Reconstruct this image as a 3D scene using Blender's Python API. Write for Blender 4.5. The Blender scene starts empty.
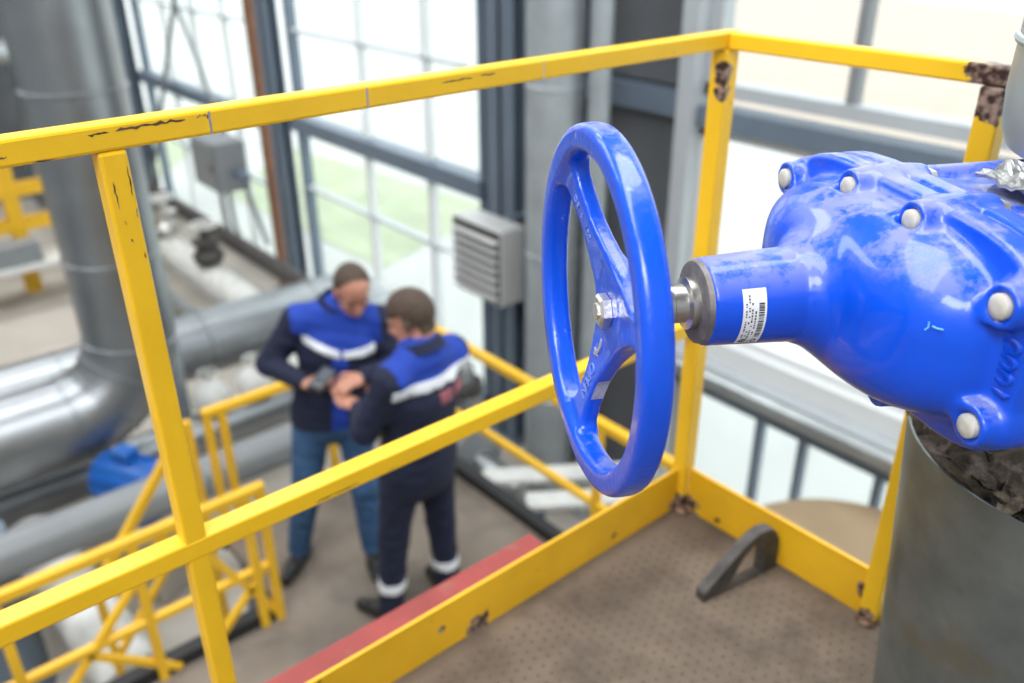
import bpy, bmesh, math, random
import numpy as np
from mathutils import Vector, Matrix
random.seed(7)
SC = bpy.context.scene
COL = SC.collection

# ------------------------------------------------------------------ camera, sky, lights, exposure
# world: platform deck z=0; Y runs along the long railing, X along the short one (both fit to the vanishing points)
F, PITCH, AZ, H = 870.0, math.radians(26.9), math.radians(49.9), 1.32
cam = bpy.data.cameras.new('camera'); camo = bpy.data.objects.new('camera', cam); COL.objects.link(camo)
camo.location = (0, 0, H); camo.rotation_euler = (Matrix.Rotation(AZ, 3, 'Z') @ Matrix.Rotation(math.pi/2-PITCH, 3, 'X') @ Matrix.Rotation(math.radians(-.35), 3, 'Z')).to_euler()
cam.sensor_width = 36; cam.lens = F/1024*36; cam.clip_start = .01; cam.clip_end = 300
cam.dof.use_dof = True; cam.dof.focus_distance = .93; cam.dof.aperture_fstop = 2.9
SC.camera = camo
SC.view_settings.view_transform = 'Standard'; SC.view_settings.look = 'None'
SC.view_settings.gamma = 1; SC.view_settings.use_curve_mapping = False
SC.view_settings.exposure = 0.34
w = bpy.data.worlds.new('sky'); SC.world = w; w.use_nodes = True
bg = w.node_tree.nodes['Background']; bg.inputs[0].default_value = (.93, .97, 1, 1); bg.inputs[1].default_value = 2.15
def area(name, loc, sx, sy, power, rot=(0, 0, 0), col=(1, 1, 1)):
    l = bpy.data.lights.new(name, 'AREA'); l.shape = 'RECTANGLE'; l.size = sx; l.size_y = sy; l.energy = power; l.color = col
    o = bpy.data.objects.new(name, l); COL.objects.link(o); o.location = loc; o.rotation_euler = rot; return o
for i, x in enumerate((-13.5, -7.5, -1.5)):
    area('overhead_fill', (x, .2, 5.3), 2.2, 6.5, 330, (0, 0, 0), (.97, .985, 1))  # unseen area lights added under the ceiling to brighten the hall
area('overhead_fill', (2.2, -3.5, 5.2), 3, 3, 420, (0, 0, 0), (.97, .985, 1))  # unseen fill added behind the camera to lift the near rail faces

# ------------------------------------------------------------------ materials
MATS = {}
def mat(name, col, rough=.5, metal=0., var=.0, vscale=8., bump=0., bscale=40., col2=None, thr=None, spec=.5, coat=0., coords='Object',
        dust_sheen=None, dust_sheen_lo=.35, coatr=.1):
    """procedural principled material; var: value variation, col2/thr: second colour in noise patches, dust: patchy colour on up-facing faces, settled dirt and painted sky sheen"""
    if name in MATS: return MATS[name]
    m = bpy.data.materials.new(name); m.use_nodes = True; MATS[name] = m
    nt = m.node_tree; N = nt.nodes; L = nt.links; b = N['Principled BSDF']
    b.inputs['Roughness'].default_value = rough; b.inputs['Metallic'].default_value = metal
    b.inputs['Specular IOR Level'].default_value = spec
    b.inputs['Coat Weight'].default_value = coat; b.inputs['Coat Roughness'].default_value = coatr
    c4 = (*col, 1); b.inputs['Base Color'].default_value = c4
    tc = N.new('ShaderNodeTexCoord'); co = tc.outputs[coords]
    cur = None
    if var:
        n = N.new('ShaderNodeTexNoise'); n.inputs['Scale'].default_value = vscale; n.inputs['Detail'].default_value = 5; L.new(co, n.inputs['Vector'])
        r = N.new('ShaderNodeMapRange'); r.inputs['From Min'].default_value = .3; r.inputs['From Max'].default_value = .7
        r.inputs['To Min'].default_value = 1-var; r.inputs['To Max'].default_value = 1+var; L.new(n.outputs['Fac'], r.inputs['Value'])
        h = N.new('ShaderNodeHueSaturation'); h.inputs['Color'].default_value = c4; L.new(r.outputs[0], h.inputs['Value'])
        cur = h.outputs[0]
    def mix(fac, colb):
        nonlocal cur
        x = N.new('ShaderNodeMix'); x.data_type = 'RGBA'; L.new(fac, x.inputs['Factor'])
        if cur: L.new(cur, x.inputs['A'])
        else: x.inputs['A'].default_value = c4
        x.inputs['B'].default_value = (*colb, 1); cur = x.outputs['Result']
    if col2:
        lo, hi, sc = thr
        n = N.new('ShaderNodeTexNoise'); n.inputs['Scale'].default_value = sc; n.inputs['Detail'].default_value = 7; n.inputs['Roughness'].default_value = .6; L.new(co, n.inputs['Vector'])
        r = N.new('ShaderNodeMapRange'); r.inputs['From Min'].default_value = lo; r.inputs['From Max'].default_value = hi; L.new(n.outputs['Fac'], r.inputs['Value'])
        mix(r.outputs[0], col2)
    if dust_sheen:
        g = N.new('ShaderNodeNewGeometry'); s = N.new('ShaderNodeSeparateXYZ'); L.new(g.outputs['Normal'], s.inputs[0])
        n = N.new('ShaderNodeTexNoise'); n.inputs['Scale'].default_value = 15; n.inputs['Detail'].default_value = 12; n.inputs['Roughness'].default_value = .74; L.new(co, n.inputs['Vector'])
        n2 = N.new('ShaderNodeMapRange'); n2.inputs['From Min'].default_value = .45; n2.inputs['From Max'].default_value = .54; L.new(n.outputs['Fac'], n2.inputs['Value'])
        r = N.new('ShaderNodeMapRange'); r.inputs['From Min'].default_value = dust_sheen_lo; r.inputs['From Max'].default_value = 1.; r.inputs['To Max'].default_value = .85; L.new(s.outputs['Z'], r.inputs['Value'])
        mu = N.new('ShaderNodeMath'); mu.operation = 'MULTIPLY'; L.new(n2.outputs[0], mu.inputs[0]); L.new(r.outputs[0], mu.inputs[1])
        mix(mu.outputs[0], dust_sheen)
        rr = N.new('ShaderNodeMapRange'); rr.inputs['To Min'].default_value = rough; rr.inputs['To Max'].default_value = .75; L.new(mu.outputs[0], rr.inputs['Value']); L.new(rr.outputs[0], b.inputs['Roughness'])
    if cur: L.new(cur, b.inputs['Base Color'])
    if bump:
        n = N.new('ShaderNodeTexNoise'); n.inputs['Scale'].default_value = bscale; n.inputs['Detail'].default_value = 4; L.new(co, n.inputs['Vector'])
        bp = N.new('ShaderNodeBump'); bp.inputs['Strength'].default_value = bump; bp.inputs['Distance'].default_value = .01; L.new(n.outputs['Fac'], bp.inputs['Height']); L.new(bp.outputs[0], b.inputs['Normal'])
    return m
def burn(m, spots):
    """burnt / rusted spots (x, y, z, radius) in object space added to a paint material"""
    nt = m.node_tree; N = nt.nodes; L = nt.links; b = N['Principled BSDF']; tc = N.new('ShaderNodeTexCoord')
    n = N.new('ShaderNodeTexNoise'); n.inputs['Scale'].default_value = 45; n.inputs['Detail'].default_value = 6; L.new(tc.outputs['Object'], n.inputs['Vector'])
    cur = None
    for x, y, z, r in spots:
        d = N.new('ShaderNodeVectorMath'); d.operation = 'DISTANCE'; L.new(tc.outputs['Object'], d.inputs[0]); d.inputs[1].default_value = (x, y, z)
        q = N.new('ShaderNodeMath'); q.operation = 'DIVIDE'; L.new(d.outputs['Value'], q.inputs[0]); q.inputs[1].default_value = r
        if cur: k = N.new('ShaderNodeMath'); k.operation = 'MINIMUM'; L.new(cur, k.inputs[0]); L.new(q.outputs[0], k.inputs[1]); cur = k.outputs[0]
        else: cur = q.outputs[0]
    a = N.new('ShaderNodeMath'); a.operation = 'MULTIPLY_ADD'; L.new(n.outputs['Fac'], a.inputs[0]); a.inputs[1].default_value = 1.8; L.new(cur, a.inputs[2])
    g = N.new('ShaderNodeMapRange'); g.inputs['From Min'].default_value = 1.72; g.inputs['From Max'].default_value = 1.86; g.inputs['To Min'].default_value = 1; g.inputs['To Max'].default_value = 0; L.new(a.outputs[0], g.inputs['Value'])
    n2 = N.new('ShaderNodeTexNoise'); n2.inputs['Scale'].default_value = 60; L.new(tc.outputs['Object'], n2.inputs['Vector'])
    cr = N.new('ShaderNodeMix'); cr.data_type = 'RGBA'; cr.inputs['A'].default_value = (.05, .022, .016, 1); cr.inputs['B'].default_value = (.36, .25, .19, 1)
    h = N.new('ShaderNodeMapRange'); h.inputs['From Min'].default_value = .42; h.inputs['From Max'].default_value = .64; L.new(n2.outputs['Fac'], h.inputs['Value']); L.new(h.outputs[0], cr.inputs['Factor'])
    src = b.inputs['Base Color'].links[0].from_socket; x = N.new('ShaderNodeMix'); x.data_type = 'RGBA'; L.new(g.outputs[0], x.inputs['Factor']); L.new(src, x.inputs['A']); L.new(cr.outputs['Result'], x.inputs['B']); L.new(x.outputs['Result'], b.inputs['Base Color'])
YEL = mat('yellow_paint', (.90, .53, .018), .38, 0, .06, 5, .05, 60, (.10, .045, .02), (.70, .72, 26), spec=.35, coat=.1)
YELB = mat('yellow_paint_grimy', (.76, .42, .012), .42, 0, .12, 5, .05, 60, (.13, .06, .02), (.66, .72, 14), coat=.1)
YELF = mat('yellow_paint_far', (.80, .46, .02), .45, 0, .1, 4)
burn(YEL, [(.502, -.012, 1.068, .05), (.505, -.012, 1.04, .028), (.014, -.017, 1.03, .020), (.014, -.017, 1.01, .020), (.014, -.017, .99, .018), (.01, -.02, .01, .035), (.50, -.02, .006, .03)])
burn(YELB, [(.0, -.63, .015, .03), (.02, -.02, .01, .04), (.48, 0, .06, .022), (.0, -.72, .06, .010)])
RUST = mat('burnt_weld', (.10, .05, .03), .8, 0, .5, 40, .6, 60, (.32, .2, .13), (.5, .6, 30))
RED = mat('red_primer', (.26, .04, .035), .6, 0, .2, 6, .1, 40, (.25, .1, .08), (.6, .7, 10))
BLUE = mat('blue_enamel', (.0, .072, .64), .32, 0, .08, 10, .10, 45, spec=.4, coat=.45, coatr=.09, dust_sheen=(.22, .235, .33), dust_sheen_lo=.34)
BLUEW = mat('blue_enamel_wheel', (.0, .074, .66), .30, 0, .08, 12, .10, 110, (.30, .34, .60), (.67, .73, 24), spec=.4, coat=.5, coatr=.08, dust_sheen=(.26, .30, .52), dust_sheen_lo=.78)  # dusty pale tone on up-facing faces also paints in the sky reflection
LETT = mat('worn_highlit_lettering', (.16, .25, .66), .4, 0, .35, 60)  # paler blue paints highlights as well as chips onto the raised letters
CHIP = mat('bare_cast_iron', (.42, .42, .50), .55, .3, .25, 60, .3, 120)
STEEL = mat('turned_steel', (.62, .60, .56), .28, 1, .12, 30)
NUT = mat('zinc_nut', (.70, .68, .62), .3, .9, .12, 60, .1, 200)
GASKET = mat('grimy_bearing_ring', (.20, .185, .17), .6, .4, .3, 60)
CAPW = mat('white_plastic_cap', (.52, .50, .43), .5, 0, .12, 60)
PAPER = mat('label_paper', (.82, .82, .82), .6)
INK = mat('ink', (.03, .03, .035), .7)
GALV = mat('galvanised_sheet', (.46, .49, .50), .34, .85, .12, 6, .04, 30)
GALVD = mat('galvanised_jacket', (.22, .25, .25), .40, .72, .22, 14, .06, 45, (.24, .19, .10), (.56, .80, 5))
GALVU = mat('galvanised_jacket_clean', (.42, .46, .45), .4, .6, .12, 5, .04, 45)
GALVR = mat('dull_zinc_pipe', (.40, .44, .46), .45, .35, .12, 5)
SILV = mat('silver_cladding', (.33, .35, .365), .38, .9, .1, 3, .03, 14)
DECK = mat('dusty_steel_deck', (.132, .098, .070), .75, .1, .3, 4, .2, 60, (.055, .038, .028), (.46, .62, 3.4))
DECKD = mat('dusty_steel_deck_stud', (.06, .043, .033), .75, .1, .25, 12)
DARKST = mat('dark_forged_steel', (.07, .065, .06), .6, .4, .35, 30, .3, 70, (.16, .13, .11), (.55, .7, 22))
WOOL = mat('dirty_mineral_wool', (.075, .058, .038), .95, 0, .6, 30, .9, 60, (.24, .20, .15), (.5, .65, 24))
FOIL = mat('aluminium_foil', (.36, .365, .36), .42, .7, .2, 40, .8, 50)
CONC = mat('concrete', (.20, .165, .132), .8, 0, .14, 3, .1, 30, (.13, .112, .095), (.5, .66, 2.2))
CONCL = mat('hall_concrete', (.44, .40, .35), .8, 0, .1, 1.5)
BLK = mat('black_steel', (.022, .022, .024), .55, .2)
STRUC = mat('blue_grey_steel_paint', (.135, .175, .225), .5, 0, .08, 3)
STRUCL = mat('light_grey_frame_paint', (.45, .48, .50), .5, 0, .05, 3)
DARKP = mat('dark_grey_panel', (.11, .118, .128), .55, 0, .1, 2)
WALLM = mat('sill_wall', (.34, .34, .33), .8, 0, .1, 2)
WHITEM = mat('white_frame', (.72, .74, .74), .5)
BROWN = mat('rust_brown_paint', (.19, .085, .04), .7, 0, .2, 5)
GREYBOX = mat('grey_box_paint', (.22, .235, .245), .5, 0, .06, 5)
LOUV = mat('louvre_metal', (.60, .60, .59), .45, .4)
MOTOR = mat('blue_motor_paint', (.01, .11, .42), .4, 0, .1, 8)
WRAP = mat('white_pipe_wrap', (.66, .66, .63), .6, .1, .15, 7, .4, 20)
TAN = mat('tan_tank_paint', (.30, .215, .125), .7, 0, .12, 3)
CEIL = mat('ceiling_panel', (.30, .31, .32), .8)
PAVE = mat('sunlit_paving', (.56, .575, .555), .9, 0, .06, .6)
GRASS = mat('grass', (.44, .50, .35), .95, 0, .12, 1.2)
SAND = mat('sand', (.50, .42, .35), .95, 0, .05, .8)
NAVY = mat('navy_cloth', (.007, .011, .036), .85, 0, .2, 14, .35, 26)
ROYAL = mat('royal_blue_cloth', (.006, .042, .34), .8, 0, .12, 14, .35, 26)
JEANS = mat('denim', (.03, .085, .19), .85, 0, .25, 12, .35, 30)
SKIN = mat('skin', (.48, .225, .15), .5, 0, .07, 20)
HAIR = mat('brown_hair', (.065, .042, .028), .7, 0, .3, 60, .5, 120)
SHOE = mat('black_shoe', (.012, .012, .013), .45)
REFL = mat('reflective_tape', (.72, .74, .78), .5, 0, .06, 30)
LIPS = mat('lips', (.42, .16, .12), .5)
EYE = mat('eye', (.05, .04, .035), .3)
RADIO = mat('black_plastic', (.015, .015, .017), .4)
SCREEN = mat('grey_screen', (.10, .115, .13), .2)
PINK = mat('faded_emblem', (.30, .09, .11), .8)
def glass():
    m = bpy.data.materials.new('window_glass'); m.use_nodes = True; nt = m.node_tree; nt.nodes.clear()
    o = nt.nodes.new('ShaderNodeOutputMaterial'); t = nt.nodes.new('ShaderNodeBsdfTransparent'); t.inputs[0].default_value = (.96, .98, .97, 1)
    g = nt.nodes.new('ShaderNodeBsdfGlossy'); g.inputs['Roughness'].default_value = .03
    x = nt.nodes.new('ShaderNodeMixShader'); x.inputs[0].default_value = .06
    nt.links.new(t.outputs[0], x.inputs[1]); nt.links.new(g.outputs[0], x.inputs[2]); nt.links.new(x.outputs[0], o.inputs[0]); return m
GLASS = glass()

# ------------------------------------------------------------------ mesh helpers
class MB:
    def __init__(s): s.v = []; s.f = []
    def add(s, v, f):
        o = len(s.v); s.v += [tuple(p) for p in v]; s.f += [tuple(i+o for i in q) for q in f]; return s
    def box(s, x0, x1, y0, y1, z0, z1):
        return s.add([(x, y, z) for x in (x0, x1) for y in (y0, y1) for z in (z0, z1)],
                     [(0, 1, 3, 2), (4, 6, 7, 5), (0, 4, 5, 1), (2, 3, 7, 6), (0, 2, 6, 4), (1, 5, 7, 3)])
    def bar(s, p0, p1, a, b, up=(0, 0, 1)):
        p0 = Vector(p0); p1 = Vector(p1); d = (p1-p0).normalized(); r = d.cross(Vector(up))
        if r.length < 1e-4: r = d.cross(Vector((0, 1, 0)))
        r.normalize(); u = r.cross(d)
        v = [p + r*sx*a/2 + u*sy*b/2 for p in (p0, p1) for sx, sy in ((-1, -1), (1, -1), (1, 1), (-1, 1))]
        return s.add(v, [(3, 2, 1, 0), (4, 5, 6, 7), (0, 1, 5, 4), (1, 2, 6, 5), (2, 3, 7, 6), (3, 0, 4, 7)])
    def tube(s, pts, rad, n=12, caps=True, closed=False):
        P = [Vector(p) for p in pts]; m = len(P); rs = rad if isinstance(rad, (list, tuple)) else [rad]*m
        v = []; ref = None
        for i, p in enumerate(P):
            a = P[i-1] if (i or closed) else p; b = P[(i+1) % m] if (i < m-1 or closed) else p
            d = (b-a).normalized()
            if ref is None:
                ref = d.cross(Vector((0, 0, 1)));
                if ref.length < 1e-3: ref = d.cross(Vector((0, 1, 0)))
            ref = (ref - d*ref.dot(d)).normalized(); q = d.cross(ref)
            v += [p + (ref*math.cos(2*math.pi*k/n) + q*math.sin(2*math.pi*k/n))*rs[i] for k in range(n)]
        f = []
        for i in range(m if closed else m-1):
            j = (i+1) % m
            f += [(i*n+k, i*n+(k+1) % n, j*n+(k+1) % n, j*n+k) for k in range(n)]
        if caps and not closed: f += [tuple(range(n-1, -1, -1)), tuple(range((m-1)*n, m*n))]
        return s.add(v, f)
    def lathe(s, prof, n=32, axis='z', closed=False):
        """prof: list of (r, h)"""
        v = []
        for r, h in prof:
            for k in range(n):
                c, t = r*math.cos(2*math.pi*k/n), r*math.sin(2*math.pi*k/n)
                v.append((c, t, h) if axis == 'z' else (h, c, t) if axis == 'x' else (t, h, c))
        m = len(prof); f = []
        for i in range(m if closed else m-1):
            j = (i+1) % m; f += [(i*n+k, i*n+(k+1) % n, j*n+(k+1) % n, j*n+k) for k in range(n)]
        if not closed: f += [tuple(range(n-1, -1, -1)), tuple(range((m-1)*n, m*n))]
        return s.add(v, f)
    def prism(s, poly, x0, x1, axis='x'):
        n = len(poly)
        g = {'x': lambda a, b, h: (h, a, b), 'y': lambda a, b, h: (a, h, b), 'z': lambda a, b, h: (a, b, h)}[axis]
        v = [g(a, b, h) for h in (x0, x1) for a, b in poly]
        return s.add(v, [tuple(range(n-1, -1, -1)), tuple(range(n, 2*n))] + [(i, (i+1) % n, n+(i+1) % n, n+i) for i in range(n)])
    def build(s, name, m, parent=None, bevel=0, smooth=False, seg=2, auto=True):
        me = bpy.data.meshes.new(name); me.from_pydata(s.v, [], s.f)
        bm = bmesh.new(); bm.from_mesh(me); bmesh.ops.recalc_face_normals(bm, faces=bm.faces); bm.to_mesh(me); bm.free()
        return link(name, me, m, parent, bevel, smooth, seg)
def link(name, me, m, parent=None, bevel=0, smooth=False, seg=2):
    o = bpy.data.objects.new(name, me); COL.objects.link(o)
    for x in (m if isinstance(m, (list, tuple)) else [m]): me.materials.append(x)
    if parent: o.parent = parent
    if smooth:
        me.polygons.foreach_set('use_smooth', [True]*len(me.polygons))
        try: me.set_sharp_from_angle(angle=math.radians(42))
        except Exception: pass
    if bevel:
        b = o.modifiers.new('bevel', 'BEVEL'); b.width = bevel; b.segments = seg; b.limit_method = 'ANGLE'; b.angle_limit = math.radians(40)
    return o
def tag(o, label, cat, group=None, kind=None):
    o['label'] = label; o['category'] = cat
    if group: o['group'] = group
    if kind: o['kind'] = kind
    return o
def thing(name, label, cat, loc=(0, 0, 0), rz=0, group=None):
    o = bpy.data.objects.new(name, None); COL.objects.link(o); o.location = loc; o.rotation_euler = (0, 0, rz); o.empty_display_size = .1
    return tag(o, label, cat, group)
def struct(o, label=None, cat=None):
    o['kind'] = 'structure'
    if label: o['label'] = label
    if cat: o['category'] = cat
    return o
def text(name, s, size, ext, m, parent, mtx):
    c = bpy.data.curves.new('t', 'FONT'); c.body = s; c.size = size; c.extrude = ext; c.align_x = 'CENTER'; c.align_y = 'CENTER'; c.resolution_u = 3
    t = bpy.data.objects.new('t', c); COL.objects.link(t); dg = bpy.context.evaluated_depsgraph_get()
    me = bpy.data.meshes.new_from_object(t.evaluated_get(dg)); bpy.data.objects.remove(t); bpy.data.curves.remove(c)
    me.transform(mtx); return link(name, me, m, parent)

# --- implicit surfaces -> one continuous mesh (castings, bodies)
class Field:
    def __init__(s, lo, hi, h):
        s.lo = np.array(lo, float); s.h = h; s.n = np.ceil((np.array(hi)-s.lo)/h).astype(int)+1
        s.D = np.full(s.n, 1e3, np.float32); s.L = np.zeros(s.n, np.int8)
    def apply(s, fn, lo, hi, k=.01, label=0, cut=False):
        m = k + 3*s.h
        a = np.clip(np.floor((np.array(lo)-m-s.lo)/s.h).astype(int), 0, s.n); b = np.clip(np.ceil((np.array(hi)+m-s.lo)/s.h).astype(int)+1, 0, s.n)
        sl = tuple(slice(i, j) for i, j in zip(a, b))
        g = np.meshgrid(*[s.lo[i]+s.h*np.arange(a[i], b[i], dtype=np.float32) for i in range(3)], indexing='ij', sparse=True)
        d = np.broadcast_to(fn(*g), s.D[sl].shape).astype(np.float32); A = s.D[sl]
        if cut:
            d = -d; hh = np.clip(.5-.5*(A-d)/k, 0, 1); s.D[sl] = A*(1-hh)+d*hh+k*hh*(1-hh); return
        s.L[sl] = np.where(d < A, label, s.L[sl])
        hh = np.clip(.5+.5*(A-d)/k, 0, 1); r = A*(1-hh)+d*hh-k*hh*(1-hh)
        s.D[sl] = np.where(A > 500, d, r)
    def cone(s, a, b, ra, rb, k=.01, label=0, sq=None):
        a = np.array(a, float); b = np.array(b, float); ab = b-a; q = float(ab@ab)+1e-9; R = max(ra, rb)
        sx, sy, sz = sq or (1, 1, 1)
        def fn(x, y, z):
            t = np.clip(((x-a[0])*ab[0]+(y-a[1])*ab[1]+(z-a[2])*ab[2])/q, 0, 1)
            return np.sqrt(((x-a[0]-t*ab[0])/sx)**2+((y-a[1]-t*ab[1])/sy)**2+((z-a[2]-t*ab[2])/sz)**2)-(ra+(rb-ra)*t)
        mx = R*max(sx, sy, sz); s.apply(fn, np.minimum(a, b)-mx, np.maximum(a, b)+mx, k, label)
    def ell(s, c, r, k=.01, label=0, R=None):
        c = np.array(c, float); r = np.array(r, float); M = np.eye(3) if R is None else np.array(R)   # R maps world -> local
        def fn(x, y, z):
            X, Y, Z = x-c[0], y-c[1], z-c[2]
            q = [(M[i][0]*X+M[i][1]*Y+M[i][2]*Z) for i in range(3)]
            k0 = np.sqrt(sum((q[i]/r[i])**2 for i in range(3))); k1 = np.sqrt(sum((q[i]/r[i]**2)**2 for i in range(3)))+1e-6
            return k0*(k0-1)/k1
        s.apply(fn, c-max(r), c+max(r), k, label)
    def mesh(s):
        D = s.D; n = np.array(D.shape)-1; acc = np.zeros((*n, 3), np.float32); cnt = np.zeros(n, np.float32)
        sl = lambda o: tuple(slice(o[i], o[i]+n[i]) for i in range(3))
        for ax in range(3):
            o1, o2 = [i for i in range(3) if i != ax]
            for p in (0, 1):
                for q in (0, 1):
                    a = [0, 0, 0]; a[o1] = p; a[o2] = q; b = list(a); b[ax] = 1
                    d0 = D[sl(a)]; d1 = D[sl(b)]; m = (d0 < 0) != (d1 < 0)
                    t = np.where(m, d0/np.where(m, d0-d1, 1), 0); cnt += m
                    acc[..., ax] += t; acc[..., o1] += p*m; acc[..., o2] += q*m
        act = cnt > 0; idx = np.full(n, -1, np.int64); idx[act] = np.arange(act.sum())
        V = (np.argwhere(act)+acc[act]/cnt[act][:, None])*s.h+s.lo; lab = s.L[:-1, :-1, :-1][act]
        Q = []
        for ax in range(3):
            o1, o2 = [(1, 2), (2, 0), (0, 1)][ax]
            a = [slice(1, n[i]) for i in range(3)]; a[ax] = slice(0, n[ax]); b = list(a); b[ax] = slice(1, n[ax]+1)
            d0 = D[tuple(a)] < 0; d1 = D[tuple(b)] < 0; e = np.argwhere(d0 != d1); fl = d0[d0 != d1]
            e[:, o1] += 1; e[:, o2] += 1
            u1 = np.zeros(3, int); u1[o1] = 1; u2 = np.zeros(3, int); u2[o2] = 1
            G = lambda p: idx[p[:, 0], p[:, 1], p[:, 2]]
            q = np.stack([G(e), G(e-u1), G(e-u1-u2), G(e-u2)], 1); q[~fl] = q[~fl][:, ::-1]; Q.append(q)
        return V, np.concatenate(Q), lab

def mesh_np(name, V, Q):
    me = bpy.data.meshes.new(name); me.from_pydata([tuple(p) for p in V.tolist()], [], Q.tolist()); return me

# ------------------------------------------------------------------ the setting: hall, facade, ground outside
YW = 4.6                       # inner face of the glazed facade
ZH = -3.25                     # hall floor
struct(MB().box(-16.6, 3.6, -4.6, YW, ZH-.2, ZH).build('floor', CONCL), 'pale concrete floor of the hall below the walkways', 'floor')
struct(MB().box(-16.6, 3.6, -4.8, YW+.3, 5.6, 5.8).build('ceiling', CEIL), 'plain panelled ceiling of the hall', 'ceiling')
struct(MB().box(-16.8, -16.6, -4.8, YW+.3, ZH, 5.6).build('wall_left', DARKP), 'dark grey panelled end wall of the hall', 'wall')
struct(MB().box(3.6, 3.8, -4.8, YW+.3, ZH, 5.6).build('wall_right', CEIL), 'plain light end wall of the hall', 'wall')
struct(MB().box(-16.6, 3.6, -4.8, -4.6, ZH, 5.6).build('wall_front', CEIL), 'plain light long wall opposite the glazing', 'wall')
wb = MB(); wb.box(-16.6, -3.62, YW, YW+.22, ZH, -3.15)
struct(wb.build('wall_back', WALLM), 'low sill wall under the tall windows', 'wall')
struct(MB().box(-80, 60, YW+.3, 140, -3.7, -3.5).build('ground_outside', PAVE), 'sunlit pale paving outside the windows', 'paving')
g = MB(); g.add([(-15.5, 6.0, -3.49), (-10.3, 6.2, -3.49), (-11.4, 9.2, -3.49), (-17.5, 8.6, -3.49)], [(0, 1, 2, 3)])
g.add([(-26, 5.2, -3.49), (-16.6, 5.0, -3.49), (-19.5, 7.4, -3.49), (-30, 7.8, -3.49)], [(0, 1, 2, 3)])
tag(g.build('lawn', GRASS), 'pale green grass outside the tall windows', 'grass', kind='stuff')
tag(MB().add([(-24, 21, -3.49), (-3, 17, -3.49), (6, 40, -3.49), (-40, 52, -3.49)], [(0, 1, 2, 3)]).build('sand_yard', SAND), 'bright sandy yard outside the upper windows', 'sand', kind='stuff')

def window(n, x0, x1, z0, z1, xs, zs, fw=.07, mullw=.07, fm=STRUC, mm=WHITEM, transoms=(), label='', tm=STRUC):
    f = MB(); d0, d1 = YW+.02, YW+.14
    f.box(x0, x0+fw, d0, d1, z0, z1); f.box(x1-fw, x1, d0, d1, z0, z1); f.box(x0, x1, d0, d1, z0, z0+fw); f.box(x0, x1, d0, d1, z1-fw, z1)
    o = struct(f.build(f'window_{n}', fm), label, 'window')
    for x in xs: MB().box(x-mullw/2, x+mullw/2, d0+.02, d1-.02, z0+.01, z1-.01).build('mullion', mm, o)
    for z, t in zs: MB().box(x0+.01, x1-.01, d0+.01, d1-.01, z-t/2, z+t/2).build('glazing_bar', STRUCL, o)
    for z, t in transoms:
        MB().box(x0-.02, x1+.02, YW-.05, YW+.14, z-t/2, z+t/2).build('transom', tm, o)
    X = [x0+fw]+list(xs)+[x1-fw]; Zs = sorted([z0+fw]+[z for z, t in zs]+[z for z, t in transoms]+[z1-fw])
    for i in range(len(X)-1):
        for j in range(len(Zs)-1):
            MB().box(X[i], X[i+1], YW+.075, YW+.081, Zs[j], Zs[j+1]).build('pane', GLASS, o)
    return o
window(1, -14.35, -10.2, -3.15, 5.5, [-13.2, -12.1, -11.1], [(.05, .028), (-1.95, .03), (2.2, .03)], transoms=[(-1.08, .17), (3.4, .17)], label='tall glazed bay behind the crossed tie rods')
window(2, -9.35, -5.85, -3.15, 5.5, [-7.86, -6.73], [(.06, .03), (-1.72, .03), (2.2, .03)], transoms=[(-.95, .17), (3.4, .17)], label='tall glazed bay behind the two workers')
window(3, -3.55, 3.55, .2, 5.5, [-2.56, -.9, .9, 2.2], [(2.6, .06)], fw=.085, mullw=.06, fm=STRUCL, mm=GREYBOX, label='upper glazed band above the short railing', transoms=[(.075, .13)])
window(4, -3.55, 3.55, -1.42, .0, [-1.6, -.2, 1.6], [], fw=.06, mullw=.05, fm=WHITEM, mm=WHITEM, label='white middle glazed band behind the blue valve')
window(5, -3.55, 3.55, -3.2, -1.86, [-2.84, -2.5, -1.95, -.9, .4, 1.6], [], fw=.06, mullw=.045, fm=STRUCL, mm=STRUC, label='low glazed band under the grey ledge')
window(6, -16.5, -14.95, -3.15, 5.5, [-15.7], [(.05, .05)], label='narrow glazed bay beside the dark end wall', transoms=[(-1.08, .17)])
# ledge between the bands: two stacked channels and a pipe
led = struct(MB().box(-3.6, 3.6, YW-.16, YW+.15, -1.74, -1.56).build('trim_1', STRUCL, bevel=.01), 'light grey ledge between the glazed bands', 'ledge')
MB().box(-3.6, 3.6, YW-.05, YW+.15, -1.56, -1.42).build('upper_channel', WHITEM, led)
MB().box(-3.6, 3.6, YW-.06, YW+.15, -1.86, -1.74).build('lower_channel', STRUC, led)
MB().tube([(-3.6, YW-.2, -1.62), (3.6, YW-.2, -1.62)], .05, 10).build('ledge_pipe', GALV, led, smooth=True)
# dark panel bay with its frame
dp = struct(MB().box(-5.85, -3.62, YW+.06, YW+.22, ZH, 5.5).build('trim_2', DARKP), 'dark closed panel bay between the windows', 'panel')
for z0, z1 in ((-1.2, .04), (.22, 2.4), (-3.2, -1.3), (2.5, 5.4)):
    MB().box(-4.55, -3.72, YW+.03, YW+.06, z0, z1).build('panel', DARKP, dp, bevel=.01)
MB().box(-4.62, -3.6, YW-.06, YW+.06, .04, .2).build('rail', STRUC, dp)
MB().box(-3.68, -3.55, YW-.1, YW+.16, ZH, 5.5).build('jamb', STRUCL, dp)
MB().box(-4.68, -4.58, YW-.06, YW+.16, ZH, 5.5).build('jamb', STRUC, dp)
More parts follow.
